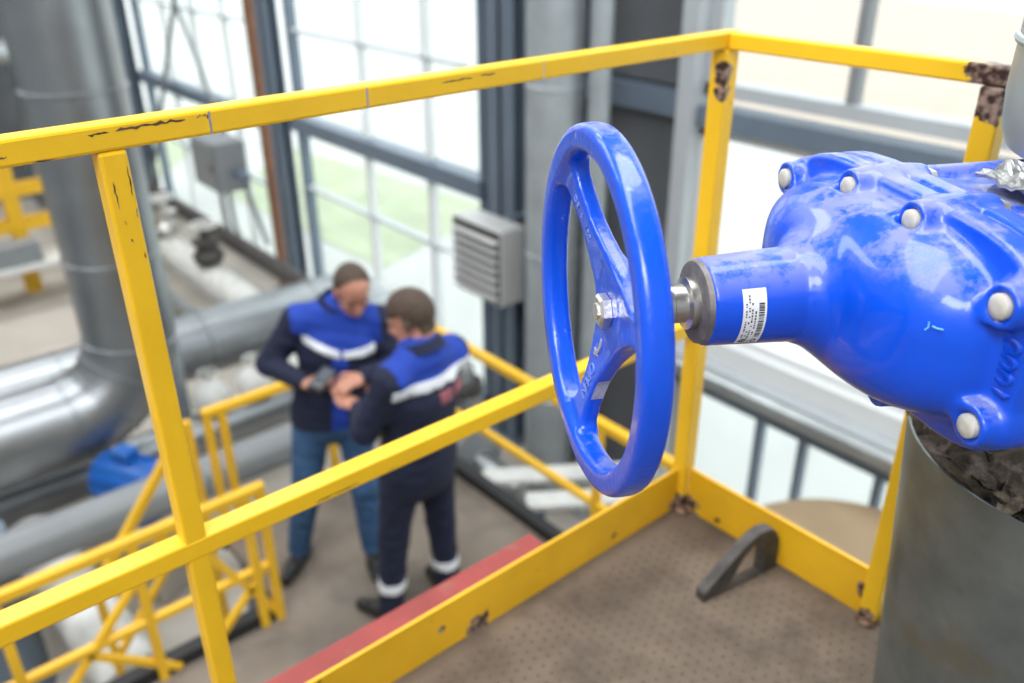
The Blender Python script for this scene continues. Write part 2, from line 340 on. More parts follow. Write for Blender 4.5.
# columns
def column(x, wd, label, y=YW-.08, d=.14, m=STRUC):
    t = thing('steel_column', label, 'column', (x, y, ZH), group=None)
    MB().box(-wd/2, wd/2, -d/2, -d/2+.025, 0, 8.8).build('flange', m, t); MB().box(-wd/2, wd/2, d/2-.025, d/2, 0, 8.8).build('flange', m, t)
    MB().box(-.02, .02, -d/2, d/2, 0, 8.8).build('web', m, t); MB().box(-wd/2-.06, wd/2+.06, -d/2-.05, d/2+.02, 0, .03).build('base_plate', m, t)
column(-9.55, .27, 'blue-grey steel column beside the rust-brown post')
column(-14.65, .42, 'broad blue-grey steel column beyond the tall silver duct')
column(-5.42, .34, 'dark blue-grey steel column beside the louvred heater')
t = thing('brown_post', 'slim rust-brown steel post beside a blue-grey column', 'post', (-10.0, YW-.08, ZH))
MB().box(-.052, .052, -.05, .05, .02, 8.8).build('shaft', BROWN, t, bevel=.01); MB().box(-.13, .13, -.1, .1, 0, .02).build('base_plate', BROWN, t)
# crossed tie rods in front of the left bay
for a, b, lab in (((-13.6, YW-.1, 2.3), (-10.3, YW-.1, -2.7), 'thin tie rod sloping down toward the brown post'), ((-14.3, YW-.17, -2.7), (-10.3, YW-.17, 2.3), 'thin tie rod sloping up toward the brown post')):
    tag(MB().tube([a, b], .035, 8).build('tie_rod', GREYBOX, smooth=True), lab, 'rod')

# ------------------------------------------------------------------ lower walkway and its railings
ZF = -1.85
fw = MB(); fw.box(-3.26, -1.0, -1.5, 1.24, ZF-.06, ZF); fw.box(-3.98, -1.0, 1.24, 2.6, ZF-.06, ZF)
fl = struct(fw.build('floor_walkway', CONC), 'stained grey walkway floor the two workers stand on', 'floor')
for p0, p1 in (((-4.0, 2.62, ZF+.0), (-1.0, 2.62, ZF+.0)), ((-3.26, -1.5, ZF), (-3.26, 1.2, ZF)), ((-4.0, 1.22, ZF), (-4.0, 2.62, ZF))):
    MB().bar(p0, p1, .07, .14).build('edge_channel', BLK, fl)
MB().box(-1.06, -1.0, -1.5, 1.3, ZF, -.18).build('riser_plate', DARKP, fl)
for x, y in ((-3.9, 2.55), (-1.2, 2.55), (-3.2, -1.3), (-3.9, 1.35), (-1.2, -1.3)): MB().box(x-.06, x+.06, y-.06, y+.06, ZH, ZF-.06).build('support_leg', STRUC, fl)

def railing(name, label, posts, top, mids, diags=(), pw=.04, rw=.045, m=YELF, base=ZF, extra=()):
    """posts: (x,y) list; top: z; mids: list of z, all rails follow the first and last post"""
    t = thing(name, label, 'railing', (posts[0][0], posts[0][1], base))
    P0 = Vector((*posts[0], 0)); P1 = Vector((*posts[-1], 0)); d = (P1-P0).normalized(); O = Vector((*posts[0], base))
    for x, y in posts: MB().bar(Vector((x, y, base))-O, Vector((x, y, top-.01))-O, pw, pw, up=d).build('post', m, t, bevel=.004)
    MB().bar(P0-d*.02+Vector((0, 0, top))-O, P1+d*.02+Vector((0, 0, top))-O, rw, rw).build('top_rail', m, t, bevel=.004)
    for z in mids: MB().bar(P0+Vector((0, 0, z))-O, P1+Vector((0, 0, z))-O, rw*.8, rw*.8).build('mid_rail', m, t, bevel=.004)
    for a, b in diags: MB().bar(Vector(a)-O, Vector(b)-O, pw*.8, pw*.8, up=(1, 0, 0)).build('brace', m, t, bevel=.003)
    return t
XB = -3.22
braces = [((XB, .79, -1.06), (XB, .10, ZF+.03)), ((XB, .79, -1.06), (XB, 1.2, ZF+.03)), ((XB, .35, -1.52), (XB, .70, ZF+.02)), ((XB, 1.15, -1.52), (XB, .85, ZF+.02)), ((XB, -.5, -1.06), (XB, .1, ZF+.03)), ((XB, -.5, -1.06), (XB, -1.2, ZF+.03))]
railing('braced_railing', 'low yellow railing with diagonal braces along the walkway edge', [(XB, -1.35), (XB, -.5), (XB, .1), (XB, .62), (XB, 1.12), (XB, 1.2)], -1.06, [-1.5], braces)
railing('end_railing', 'yellow railing across the far end of the walkway', [(-3.93, 2.58), (-2.42, 2.58), (-1.3, 2.58)], -.9, [-1.38])
railing('side_railing', 'short yellow railing behind the worker in jeans', [(-3.95, 1.26), (-3.95, 1.34), (-3.95, 1.95), (-3.95, 2.5)], -1.03, [])
# a yellow handrail descending beyond the braced railing
st = thing('stair_handrail', 'steep yellow handrail descending beside the blue motor', 'handrail', (-3.97, 1.16, ZH))
MB().bar((0, 0, 2.2), (0, -.62, 1.42), .045, .045).build('handrail', YELF, st, bevel=.004)
MB().bar((0, 0, 1.7), (0, -.62, .92), .035, .035).build('mid_rail', YELF, st, bevel=.004)
for y, z in ((0, 2.2), (-.6, 1.42)): MB().bar((0, y, 0), (0, y, z), .04, .04, up=(0, 1, 0)).build('post', YELF, st)

# ------------------------------------------------------------------ pipes and plant in the hall
def arc(c, a, b, r, n=8, a0=0, a1=math.pi/2):
    c, a, b = Vector(c), Vector(a), Vector(b); return [c+(a*math.cos(a0+(a1-a0)*i/n)+b*math.sin(a0+(a1-a0)*i/n))*r for i in range(n+1)]
def cladpipe(name, label, pts, r, m, rings=(), n=28, cat='pipe', loc=None):
    o = Vector(loc or pts[0]); t = thing(name, label, cat, o)
    MB().tube([Vector(p)-o for p in pts], r, n).build('pipe_run', m, t, smooth=True)
    for p, d in rings:
        p = Vector(p)-o; d = Vector(d); MB().tube([p-d*.018, p-d*.012, p+d*.012, p+d*.018], [r*1.0, r*1.03, r*1.03, r*1.0], n).build('seam_band', m, t, smooth=True)
    return t
xv, yv, rv = -6.25, 1.56, .325
zc = -2.07
el = arc((xv, yv-.58, zc+.58), (0, 1, 0), (0, 0, -1), .58, 7)
rings = [((xv, yv, z), (0, 0, 1)) for z in (-.9, .25, 1.4, 2.6)] + [((xv, y, zc), (0, 1, 0)) for y in (.3, -.6)]
for i in (0, 2, 4, 6): d = (el[i+1]-el[i]).normalized(); rings.append((tuple((el[i]+el[i+1])/2), tuple(d)))
cladpipe('tall_duct', 'tall silver clad duct bending at its foot toward the near side', [(xv, yv, 5.5), (xv, yv, 2), (xv, yv, -.6)]+el+[(xv, -.4, zc), (xv, -4.4, zc)], rv, SILV, rings)
xh, zh, rh = -7.2, -2.25, .29
e2 = arc((xh, 3.75, zh-.45), (0, 0, 1), (0, 1, 0), .45, 7)
cladpipe('long_clad_pipe', 'long silver clad pipe running behind the workers and turning down', [(xh, -4.4, zh), (xh, 2.2, zh)]+e2+[(xh, 4.2, ZH)], rh, SILV,
         [((xh, y, zh), (0, 1, 0)) for y in (-1.5, 1.2, 2.4, 3.5)])
cladpipe('low_grey_pipe', 'thin grey pipe running low behind the braced railing', [(-4.8, -3.9, -1.98), (-4.8, 2.6, -1.98), (-4.8, 2.6, ZH)], .13, GREYBOX, [((-4.8, y, -1.98), (0, 1, 0)) for y in (0, 1.4, 2.2)], 18)
cladpipe('lower_silver_pipe', 'second silver pipe beneath the long clad pipe', [(-6.5, -3.9, -2.72), (-6.5, 3.6, -2.72), (-6.5, 3.6, ZH)], .17, SILV, [((-6.5, y, -2.72), (0, 1, 0)) for y in (1.1, 2.1, 3.0)], 20)
cladpipe('wall_pipe', 'dark pipe running along the foot of the left windows', [(-16, 3.95, -2.45), (-8.1, 3.95, -2.45), (-8.1, 3.95, ZH)], .1, DARKST, [((x, 3.95, -2.45), (1, 0, 0)) for x in (-13, -11, -9.4)], 14)
cladpipe('wrapped_pipe', 'white wrapped pipe along the foot of the left windows', [(-15.8, 3.55, -2.8), (-8.4, 3.55, -2.8), (-8.4, 3.55, ZH)], .2, WRAP, [((x, 3.55, -2.8), (1, 0, 0)) for x in (-13.4, -12.1, -10.8, -9.6)], 16)
cladpipe('support_pipe', 'dark blue-grey upright pipe under the near duct', [(-5.15, .18, ZH), (-5.15, .18, -2.0)], .17, STRUC, [((-5.15, .18, ZH+.05), (0, 0, 1))], 18)
cladpipe('insulated_pipe', 'thick whitish insulated pipe lying beyond the braced railing', [(-6.0, .55, -2.75), (-4.25, .66, -2.75), (-4.25, .66, ZH)], .19, WRAP, [((-5.0, .62, -2.75), (1, .08, 0)), ((-4.5, .645, -2.75), (1, .08, 0))], 18)
cladpipe('window_pipe', 'bare silver pipe in front of the white wrapped pipe', [(-15.6, 3.0, -2.95), (-8.6, 3.0, -2.95), (-8.6, 3.0, ZH)], .13, SILV, [((x, 3.0, -2.95), (1, 0, 0)) for x in (-13, -11.6, -10.2)], 16)
for x, y, z, lab, m in ((-12.6, 3.55, -2.6, 'dark flanged valve on the white wrapped pipe near the duct', DARKST), (-11.3, 3.55, -2.6, 'silver flanged valve on the white wrapped pipe', STEEL), (-9.9, 3.55, -2.6, 'dark flanged valve on the white wrapped pipe below the brown post', DARKST), (-10.9, 3.0, -2.82, 'silver valve on the bare silver pipe', STEEL)):
    t = thing('flanged_valve', lab, 'valve', (x, y, z))
    MB().lathe([(.06, 0), (.16, .03), (.19, .12), (.12, .22), (.12, .26), (.17, .27), (.17, .31), (.07, .33), (.05, .5)], 18).build('bonnet', m, t, smooth=True)
    MB().tube([(.15*math.cos(2*math.pi*k/16), .15*math.sin(2*math.pi*k/16), .5) for k in range(16)], .018, 6, closed=True).build('handwheel', WRAP, t, smooth=True); MB().bar((-.15, 0, .5), (.15, 0, .5), .02, .02).build('spoke', WRAP, t); MB().bar((0, -.15, .5), (0, .15, .5), .02, .02).build('spoke', WRAP, t)
# silver riser pipes beside the dark panel bay
cladpipe('riser_duct', 'galvanised riser duct in front of the dark panel bay', [(-4.42, 4.12, ZH), (-4.42, 4.12, 5.5)], .2, GALVR, [((-4.42, 4.12, z), (0, 0, 1)) for z in (-2.2, -1, .2, 1.4)], 22)
cladpipe('slim_riser_pipe', 'slim pale riser pipe next to the galvanised duct', [(-4.08, 4.2, ZH), (-4.08, 4.2, 5.5)], .075, GALVR, [((-4.08, 4.2, z), (0, 0, 1)) for z in (-1.6, .4)], 14)
cladpipe('slim_duct_pipe', 'slim grey pipe standing beside the tall silver duct', [(-6.8, 1.98, ZH), (-6.8, 1.98, 5.5)], .075, GALVR, [((-6.8, 1.98, z), (0, 0, 1)) for z in (-1.0, .6)], 14)
# louvred heater on the column
t = thing('unit_heater', 'pale louvred heater hung beside the dark column', 'heater', (-5.03, 4.0, -1.5))
MB().box(-.3, .3, -.12, .12, 0, .62).build('casing', LOUV, t, bevel=.015)
for i in range(7):
    z = .06+.076*i
    MB().add([(-.28, -.128, z+.016), (.28, -.128, z+.016), (.28, -.165, z), (-.28, -.165, z), (-.28, -.128, z+.026), (.28, -.128, z+.026), (.28, -.165, z+.010), (-.28, -.165, z+.010)],
             [(0, 1, 2, 3), (7, 6, 5, 4), (0, 4, 5, 1), (1, 5, 6, 2), (2, 6, 7, 3), (3, 7, 4, 0)]).build('slat', LOUV, t)
MB().box(-.285, .285, -.128, -.12, .03, .6).build('slat_gap_shade', DARKST, t)  # dark sheet standing in for the shade between the slats
for s in (-.12, .25): MB().box(s-.02, s+.02, .12, .5, .5, .54).build('bracket', STRUC, t)
# grey control box by the brown post
t = thing('control_box', 'grey control box mounted on the brown post', 'box', (-10.6, YW-.45, -1.9))
MB().box(-.36, .36, -.2, .2, 0, .62).build('enclosure', GREYBOX, t, bevel=.02); MB().box(-.33, .33, -.225, -.2, .03, .59).build('door', GREYBOX, t, bevel=.008)
MB().box(.26, .3, -.24, -.225, .27, .36).build('latch', DARKST, t); MB().box(.3, .62, .0, .1, .2, .28).build('bracket', STRUC, t)
for x in (-.15, .12): MB().tube([(x, 0, 0), (x, .02, -.5), (x, .1, -.9)], .03, 8).build('conduit', GREYBOX, t, smooth=True)
# blue pump motor on a plinth
t = thing('pump_motor', 'blue electric motor standing below the silver duct', 'motor', (-5.65, 1.2, ZH), .5); t.scale = (.74, .74, .83)
MB().box(-.4, .4, -.3, .3, 0, .75).build('plinth', CONCL, t, bevel=.02); MB().box(-.28, .28, -.2, .2, .75, .83).build('foot', MOTOR, t)
MB().lathe([(.05, -.36), (.2, -.34), (.235, -.3), (.235, .3), (.2, .34), (.06, .38)], 24, 'x').build('housing', MOTOR, t, smooth=True).location = (0, 0, 1.06)
for k in range(14):
    a = 2*math.pi*k/14; f = MB().bar((-.27, .24*math.cos(a), 1.06+.24*math.sin(a)), (.27, .24*math.cos(a), 1.06+.24*math.sin(a)), .012, .03, up=(0, math.cos(a), math.sin(a))); f.build('cooling_fin', MOTOR, t)
MB().box(-.1, .1, -.08, .08, 1.27, 1.4).build('terminal_box', MOTOR, t, bevel=.01); MB().tube([(.38, 0, 1.06), (.55, 0, 1.06)], .035, 12).build('shaft', STEEL, t, smooth=True)
# wrapped valves standing under the long pipe
for i, (x, y) in enumerate(((-6.5, 2.15), (-6.5, 2.55), (-6.48, 2.95))):
    t = thing('wrapped_valve', ('white foil-wrapped valve closest to the tall silver duct', 'white foil-wrapped valve standing between two other wrapped valves', 'white foil-wrapped valve farthest from the tall silver duct')[i], 'valve', (x, y, -2.545), .3*i, 'foil-wrapped valves behind the worker in jeans')
    MB().lathe([(.03, .0), (.13, .02), (.17, .1), (.15, .2), (.08, .27), (.03, .29)], 16).build('wrapping', WRAP, t, smooth=True)
    MB().tube([(0, 0, .28), (0, 0, .36)], .02, 8).build('stem', STEEL, t); MB().tube([(.08*math.cos(2*math.pi*k/14), .08*math.sin(2*math.pi*k/14), .36) for k in range(14)], .012, 6, closed=True).build('handwheel', STEEL, t)
    MB().bar((-.08, 0, .36), (.08, 0, .36), .012, .012).build('spoke', STEEL, t)
# pump set under the end railing
t = thing('pump_set', 'grey pump set with flanged pipes beyond the end railing', 'pump', (-4.7, 3.35, ZH))
MB().box(-.6, .5, -.35, .35, 0, .5).build('plinth', CONCL, t, bevel=.02)
MB().lathe([(.08, -.5), (.2, -.48), (.22, -.1), (.3, -.08), (.3, -.02), (.24, 0), (.24, .3), (.1, .36)], 22, 'x').build('casing', GREYBOX, t, smooth=True).location = (0, 0, .78)
MB().tube([(.12, 0, .9), (.12, 0, 1.5)], .1, 14).build('outlet', GALV, t, smooth=True); MB().lathe([(.17, 1.3), (.17, 1.36)], 18).build('outlet_flange', DARKST, t).location = (.12, 0, 0)
MB().tube([(.3, 0, .78), (.75, 0, .78), (.75, 0, .02)], .09, 14).build('inlet', GALV, t, smooth=True); MB().box(-.35, -.15, -.1, .1, 1.0, 1.12).build('terminal_box', WHITEM, t, bevel=.01)
# switch cabinet and two pale planks low beyond the end railing
t = thing('small_tank', 'pale cylindrical vessel beside the pump set', 'tank', (-5.95, 3.7, ZH))
MB().lathe([(.1, .3), (.23, .36), (.28, .5), (.28, 1.25), (.23, 1.4), (.1, 1.46)], 22).build('shell', GALV, t, smooth=True); MB().tube([(0, 0, 1.44), (0, 0, 1.56)], .05, 10).build('nozzle', STEEL, t)
for k in range(3): a = 2.1*k+.4; MB().tube([(.25*math.cos(a), .25*math.sin(a), 0), (.25*math.cos(a), .25*math.sin(a), .42)], .025, 8).build('leg', DARKST, t)
for (x, y, a), lab in zip(((-3.55, 3.5, .95), (-3.15, 3.55, .95)), ('pale plank on trestles next to the riser duct', 'pale plank on trestles away from the riser duct')):
    t = thing('plank_bench', lab, 'bench', (x, y, ZH), a)
    MB().box(-.6, .6, -.08, .08, 1.0, 1.04).build('board', WRAP, t, bevel=.005)
    for q in (-.5, .5): MB().box(q-.02, q+.02, -.07, .07, 0, 1.0).build('trestle', STRUC, t)
# far yellow gantry in front of the end wall
t = thing('yellow_gantry', 'yellow beam gantry far off by the dark end wall', 'gantry', (-12.2, 2.0, ZH))
for y in (-2.4, -1.2, 0, .7): MB().box(-.09, .09, y-.09, y+.09, 0, 1.95).build('post', YELF, t)
for z in (.9, 1.35, 1.8): MB().box(-.1, .1, -2.6, .9, z-.07, z+.07).build('beam', YELF, t)
MB().box(.1, .7, -2.4, .5, .5, .56).build('shelf', WRAP, t); MB().box(.3, .6, -.6, .1, .56, .82).build('crate', GREYBOX, t, bevel=.01)
cladpipe('end_wall_pipe', 'pale pipe high along the dark end wall', [(-15.9, -3.8, -.75), (-15.9, 3.2, -.75), (-15.9, 3.2, ZH)], .22, GALV, [((-15.9, y, -.75), (0, 1, 0)) for y in (0, 1.5)], 16)
# tan tank seen past the short railing
t = thing('storage_tank', 'round tan storage tank with a flat lid below the short railing', 'tank', (-1.52, 3.62, ZH)); t.scale = (1.06, 1.06, 1.16)
MB().lathe([(.66, 0), (.66, 1.12), (.69, 1.13), (.69, 1.17), (.64, 1.18)], 48).build('shell', TAN, t, smooth=True)
MB().lathe([(.64, 1.18), (.63, 1.2), (.1, 1.23)], 48).build('lid', TAN, t, smooth=True); MB().lathe([(.09, 1.2), (.09, 1.3), (.05, 1.31)], 18).build('lid_nozzle', DARKST, t, smooth=True).location = (.2, -.2, 0)

# ------------------------------------------------------------------ the platform
X0, Y0 = -1.052, 1.42
dk = struct(MB().box(-1.05, 1.2, -1.6, Y0+.06, -.008, 0).build('floor_platform', DECK), 'dusty brown studded steel deck under the valve', 'floor')
sb = MB()
for i in range(46):
    for j in range(44):
        x = -1.0+.0235*i+(.012 if j % 2 else 0); y = .38+.0235*j
        if y > Y0-.04 or x > .02: continue
        r = .0034; a = (i+j) % 2*1.57+.78; c, s = math.cos(a), math.sin(a)
        sb.add([(x+r*1.5*c, y+r*1.5*s, .0001), (x-r*.8*s, y+r*.8*c, .0001), (x-r*1.5*c, y-r*1.5*s, .0001), (x+r*.8*s, y-r*.8*c, .0001), (x, y, .0016)], [(0, 1, 4), (1, 2, 4), (2, 3, 4), (3, 0, 4)])
so = sb.build('studs', DECKD, dk); so['kind'] = 'stuff'
for y in (-1.4, -.2, .9): MB().box(-1.0, 1.2, y-.03, y+.03, -.13, -.008).build('joist', RED, dk)
t = thing('edge_beam', 'red painted edge beam just outside the yellow toe board', 'beam', (X0, 0, -.01))
MB().box(-.165, -.012, -1.6, .24, -.02, 0).build('top_flange', RED, t); MB().box(-.165, -.012, .246, 1.08-.005, -.02, -.0015).build('top_flange', RED, t)
MB().box(-.07, -.055, -1.6, 1.075, -.15, -.02).build('web', RED, t); MB().box(-.165, -.012, -1.6, 1.075, -.165, -.15).build('bottom_flange', RED, t)
pr = thing('platform_railing', 'chipped yellow guard railing around the valve platform', 'railing', (X0, Y0, 0))
ZT = 1.1
def part(name, x0, x1, y0, y1, z0, z1, m=YEL, bev=.004): return MB().box(x0-X0, x1-X0, y0-Y0, y1-Y0, z0, z1).build(name, m, pr, bevel=bev, seg=2)
a = .0155
part('top_rail', X0-a, X0+a, -1.5, Y0+.0215, ZT-.031, ZT)
part('mid_rail', X0-.0168, X0+.0168, -1.5, Y0-.0226, .478, .512)
part('post', X0-.016, X0+.016, .268, .300, 0, ZT-.0312)
part('post', X0-.016, X0+.016, -1.05, -1.018, 0, ZT-.0312)
b = .019
part('corner_post', X0-b, X0+b, Y0-b, Y0+b, 0, ZT-.0315)
XE = -.55
part('short_top_rail', X0+a+.0005, XE+.03, Y0-.015, Y0+.015, ZT-.032, ZT-.001)
part('end_post', XE-b, XE+b, Y0-b, Y0+b, 0, ZT-.0322)
part('toe_board', X0-.004, X0+.004, -1.5, Y0-.0235, 0.0005, .115, YELB, .0015)
part('short_toe_board', X0+.0235, XE-.0235, Y0-.004, Y0+.004, .0005, .118, YELB, .0015)
part('toe_board_lip', X0-.022, X0-.0045, -1.5, Y0-.0235, .0005, .006, YELB, .001)
def weld(x, y, z, s=(.03, .03, .03)):
    me = bpy.data.meshes.new('weld'); bm = bmesh.new(); bmesh.ops.create_icosphere(bm, subdivisions=3, radius=1)
    rr = random.Random(int(abs(x*977+z*313)*100))
    for v in bm.verts: v.co *= 1+.18*rr.uniform(-1, 1); v.co = Vector((v.co.x*s[0], v.co.y*s[1], v.co.z*s[2]))
    bm.to_mesh(me); bm.free(); o = link('weld', me, RUST, pr, smooth=True); o.location = (x-X0, y-Y0, z); return o
weld(X0+.02, Y0-.022, .006, (.022, .012, .008)); weld(XE, Y0-.022, .006, (.02, .010, .007))
# rub marks and long scrapes where the rail paint is gone
def scuff(y, z0, z1, wd=.003, m=NUT): part('bare_mark', X0+a-.0005, X0+a+.0003, y, y+wd, z0, z1, m, 0)
for y in (.40, .62, .94): scuff(y, ZT-.029, ZT-.003, .0025)
def scrape(x, pts, wd, seed):
    """ragged ribbon of bare rusty steel on a face of constant x; pts: (y, z) path"""
    rr = random.Random(seed); m = MB(); n = len(pts); d = Vector((0, pts[-1][0]-pts[0][0], pts[-1][1]-pts[0][1])).normalized(); q = Vector((0, -d.z, d.y))
    row = []
    for i, (y, z) in enumerate(pts):
        h = wd*(.15 if i in (0, n-1) else rr.uniform(.35, 1)); o = rr.uniform(-.3, .3)*wd; c = Vector((x+.0003, y-Y0, z))-Vector((X0, 0, 0))+q*o; row.append((c-q*h/2, c+q*h/2))
    for i in range(n-1): m.add([row[i][0], row[i][1], row[i+1][1], row[i+1][0]], [(0, 1, 2, 3)])
    m.build('scrape', RUST, pr)
L_ = lambda y0, z0, y1, z1, n: [(y0+(y1-y0)*i/n, z0+(z1-z0)*i/n) for i in range(n+1)]
scrape(X0+a, L_(.292, ZT-.0085, .372, ZT-.0075, 14), .0042, 1); scrape(X0+a, L_(.262, ZT-.010, .284, ZT-.009, 6), .003, 2); scrape(X0+a, L_(.385, ZT-.008, .392, ZT-.006, 3), .002, 3)
scrape(X0+.016, L_(.296, ZT-.05, .2955, ZT-.085, 7), .0022, 4); scrape(X0+.016, L_(.277, ZT-.065, .278, ZT-.098, 8), .002, 5); scrape(X0+.016, L_(.297, ZT-.10, .296, ZT-.112, 4), .0016, 6)
scrape(X0+.016, L_(.281, ZT-.112, .282, ZT-.118, 3), .002, 7); scrape(X0+.016, L_(.284, ZT-.135, .286, ZT-.14, 3), .0025, 8); scrape(X0+.016, L_(.296, ZT-.155, .296, ZT-.163, 3), .002, 9)
scrape(X0+a, L_(.745, ZT-.012, .80, ZT-.011, 9), .0028, 10); scrape(X0+a, L_(.815, ZT-.010, .845, ZT-.010, 5), .003, 11); scrape(X0+a, L_(.17, ZT-.02, .178, ZT-.018, 3), .003, 12); scrape(X0+a, L_(.20, ZT-.029, .225, ZT-.0285, 4), .002, 13)
scrape(X0+.0168, L_(.47, .486, .55, .487, 8), .0028, 14); scrape(X0+.0168, L_(.60, .484, .625, .485, 4), .002, 15)

# lifting eye plate on the deck
e0, e1 = Vector((-.80, 1.195, 0)), Vector((-.765, 1.405, 0)); L = (e1-e0).length
def lugshape():
    outer = [(0, 0), (0, .022), (L*.14, .045), (L*.3, .073), (L*.46, .1), (L*.6, .117), (L*.72, .124), (L*.84, .12), (L*.93, .104), (L*.985, .078), (L, .05), (L, 0)]
    inner = [(L*.34, .004), (L*.39, .033), (L*.51, .074), (L*.63, .092), (L*.74, .08), (L*.785, .04), (L*.78, .004)]
    poly = outer[::-1]
    return outer, inner
ou, inn = lugshape()
bm = bmesh.new()
def ring(pts): 
    vs = [bm.verts.new((p[0], 0, p[1])) for p in pts]; return [bm.edges.new((vs[i], vs[(i+1) % len(vs)])) for i in range(len(vs))]
ed = ring(ou)+ring(inn); bmesh.ops.triangle_fill(bm, edges=ed, use_beauty=True)
gx = bmesh.ops.extrude_face_region(bm, geom=list(bm.faces)); bmesh.ops.translate(bm, vec=(0, .026, 0), verts=[v for v in gx['geom'] if isinstance(v, bmesh.types.BMVert)])
bmesh.ops.recalc_face_normals(bm, faces=bm.faces); me = bpy.data.meshes.new('lifting_lug'); bm.to_mesh(me); bm.free()
lug = link('lifting_lug', me, DARKST, None, .003); lug.location = e0+Vector((0, 0, .0005)); lug.rotation_euler = (0, 0, math.atan2(e1.y-e0.y, e1.x-e0.x))
tag(lug, 'dark forged arched lug standing on the studded deck', 'lug')

# ------------------------------------------------------------------ the gate valve (local x = stem axis from the wheel, y away, z up)
HUB = Vector((-.566, .602, .939)); AV = math.radians(78.6)-AZ; US = Vector((math.sin(AV), math.cos(AV), 0)); RZ = math.atan2(US.y, US.x)
gv = thing('gate_valve', 'large blue cast gate valve with a handwheel above the deck', 'valve', HUB, RZ)
BOLTS = [(.197, .066), (.058, .095), (-.058, .095), (-.197, .064), (-.197, -.058), (-.058, -.096), (.058, -.096), (.197, -.060)]
fd = Field((.085, -.26, -.17), (.86, .26, .17), .0034)
def cyl(x0, x1, r0, r1, y=0, z=0):
    def fn(X, Y, Z):
        t = np.clip((X-x0)/(x1-x0), 0, 1); q = np.sqrt((Y-y)**2+(Z-z)**2)-(r0+(r1-r0)*t); e = np.maximum(x0-X, X-x1)
        return np.minimum(np.maximum(q, e), 0)+np.sqrt(np.maximum(q, 0)**2+np.maximum(e, 0)**2)
    return fn, (x0, y-max(r0, r1), z-max(r0, r1)), (x1, y+max(r0, r1), z+max(r0, r1))
def sup(cx, a, b, c, p):
    def fn(X, Y, Z):
        q = ((np.abs(X-cx)/a)**2.7+(np.abs(Y)/b)**2.7)**(1/2.7)
        return ((q**p+np.abs(Z/c)**p)**(1/p)-1)*min(a, c)*.9
    return fn, (cx-a, -b, -c), (cx+a, b, c)
def slab(x0, x1, b, c, p, r=.004):
    def fn(X, Y, Z):
        q = ((np.abs(Y/b)**p+np.abs(Z/c)**p)**(1/p)-1)*c+r; e = np.maximum(x0-X, X-x1)+r
        return np.minimum(np.maximum(q, e), 0)+np.sqrt(np.maximum(q, 0)**2+np.maximum(e, 0)**2)-r
    return fn, (x0, -b, -c), (x1, b, c)
FX = .316                                                   # front face of the bonnet flange
fn, lo, hi = sup(FX+.02, .113, .190, .098, 3.0); fd.apply(fn, lo, hi, .004)
fn, lo, hi = cyl(.103, .27, .047, .055); fd.apply(fn, lo, hi, .028)
fn, lo, hi = slab(FX, FX+.030, .217, .113, 4.5, .006); fd.apply(fn, lo, hi, .012)
fn, lo, hi = slab(FX+.033, FX+.062, .217, .113, 4.5, .006); fd.apply(fn, lo, hi, .003)
for y, z in BOLTS:
    fn, lo, hi = cyl(FX-.022, FX+.030, .0205, .023, y, z); fd.apply(fn, lo, hi, .012)
    fd.apply(*cyl(FX-.030, FX-.017, .0145, .0145, y, z), .003, 0, True)
    fn, lo, hi = cyl(FX+.034, FX+.07, .023, .0215, y, z); fd.apply(fn, lo, hi, .008)
fn, lo, hi = slab(FX+.05, .78, .155, .092, 3.0); fd.apply(fn, lo, hi, .02)
for y in (-.1, .1): fd.cone((FX+.06, y, .088), (.7, y, .088), .013, .013, .014)
fd.cone((.72, 0, -.16), (.72, 0, .16), .13, .13, .02)
V, Q, _ = fd.mesh(); me = mesh_np('bonnet_and_body', V, Q)
body = link('bonnet_and_body', me, BLUE, gv, smooth=False); me.polygons.foreach_set('use_smooth', [True]*len(me.polygons))
sm = body.modifiers.new('smooth', 'SMOOTH'); sm.iterations = 3; sm.factor = .4
def onbody(y, z):
    k = np.argmin(np.where((np.abs(V[:, 1]-y) < .004) & (np.abs(V[:, 2]-z) < .004), V[:, 0], 9)); return Vector((V[k, 0]-.0006, y, z))
for path in (((-.1605, .036), (-.1615, .031), (-.1600, .028)), ((-.1635, .033), (-.167, .032), (-.171, .0322))):
    MB().tube([onbody(y, z) for y, z in path], .0009, 6).build('paint_flick', mat('pale_cyan_paint', (.14, .42, .72), .5), gv, smooth=True)
# stem, bearing ring, wheel
MB().lathe([(.014, .02), (.0205, .03), (.0205, .052), (.0235, .054), (.0235, .070), (.0205, .072), (.0205, .086), (.028, .088), (.028, .11)], 36, 'x').build('stem', STEEL, gv, smooth=True)
MB().lathe([(.0215, .108), (.0215, .0965), (.036, .0965), (.0440, .0985), (.0455, .106)], 40, 'x').build('bearing_ring', GASKET, gv, smooth=True)
for y, z in BOLTS:
    bc = MB().lathe([(.0115, FX-.014), (.0120, FX-.020), (.0118, FX-.0235), (.0095, FX-.0255), (.004, FX-.0258)], 18, 'x').build('bolt_cap', CAPW, gv, smooth=True); bc.location = (0, y, z)
    bc2 = MB().lathe([(.0165, FX+.0695), (.0165, FX+.08), (.012, FX+.082)], 6, 'x').build('back_nut', NUT, gv); bc2.location = (0, y, z)
# casting number between the side bolts
text('cast_number', '1000', .031, .0035, BLUE, gv, Matrix(((0, 0, -1, FX-.0005), (0, -1, 0, -.200), (1, 0, 0, .002), (0, 0, 0, 1))) @ Matrix.Diagonal((1, 1, 1, 1)))
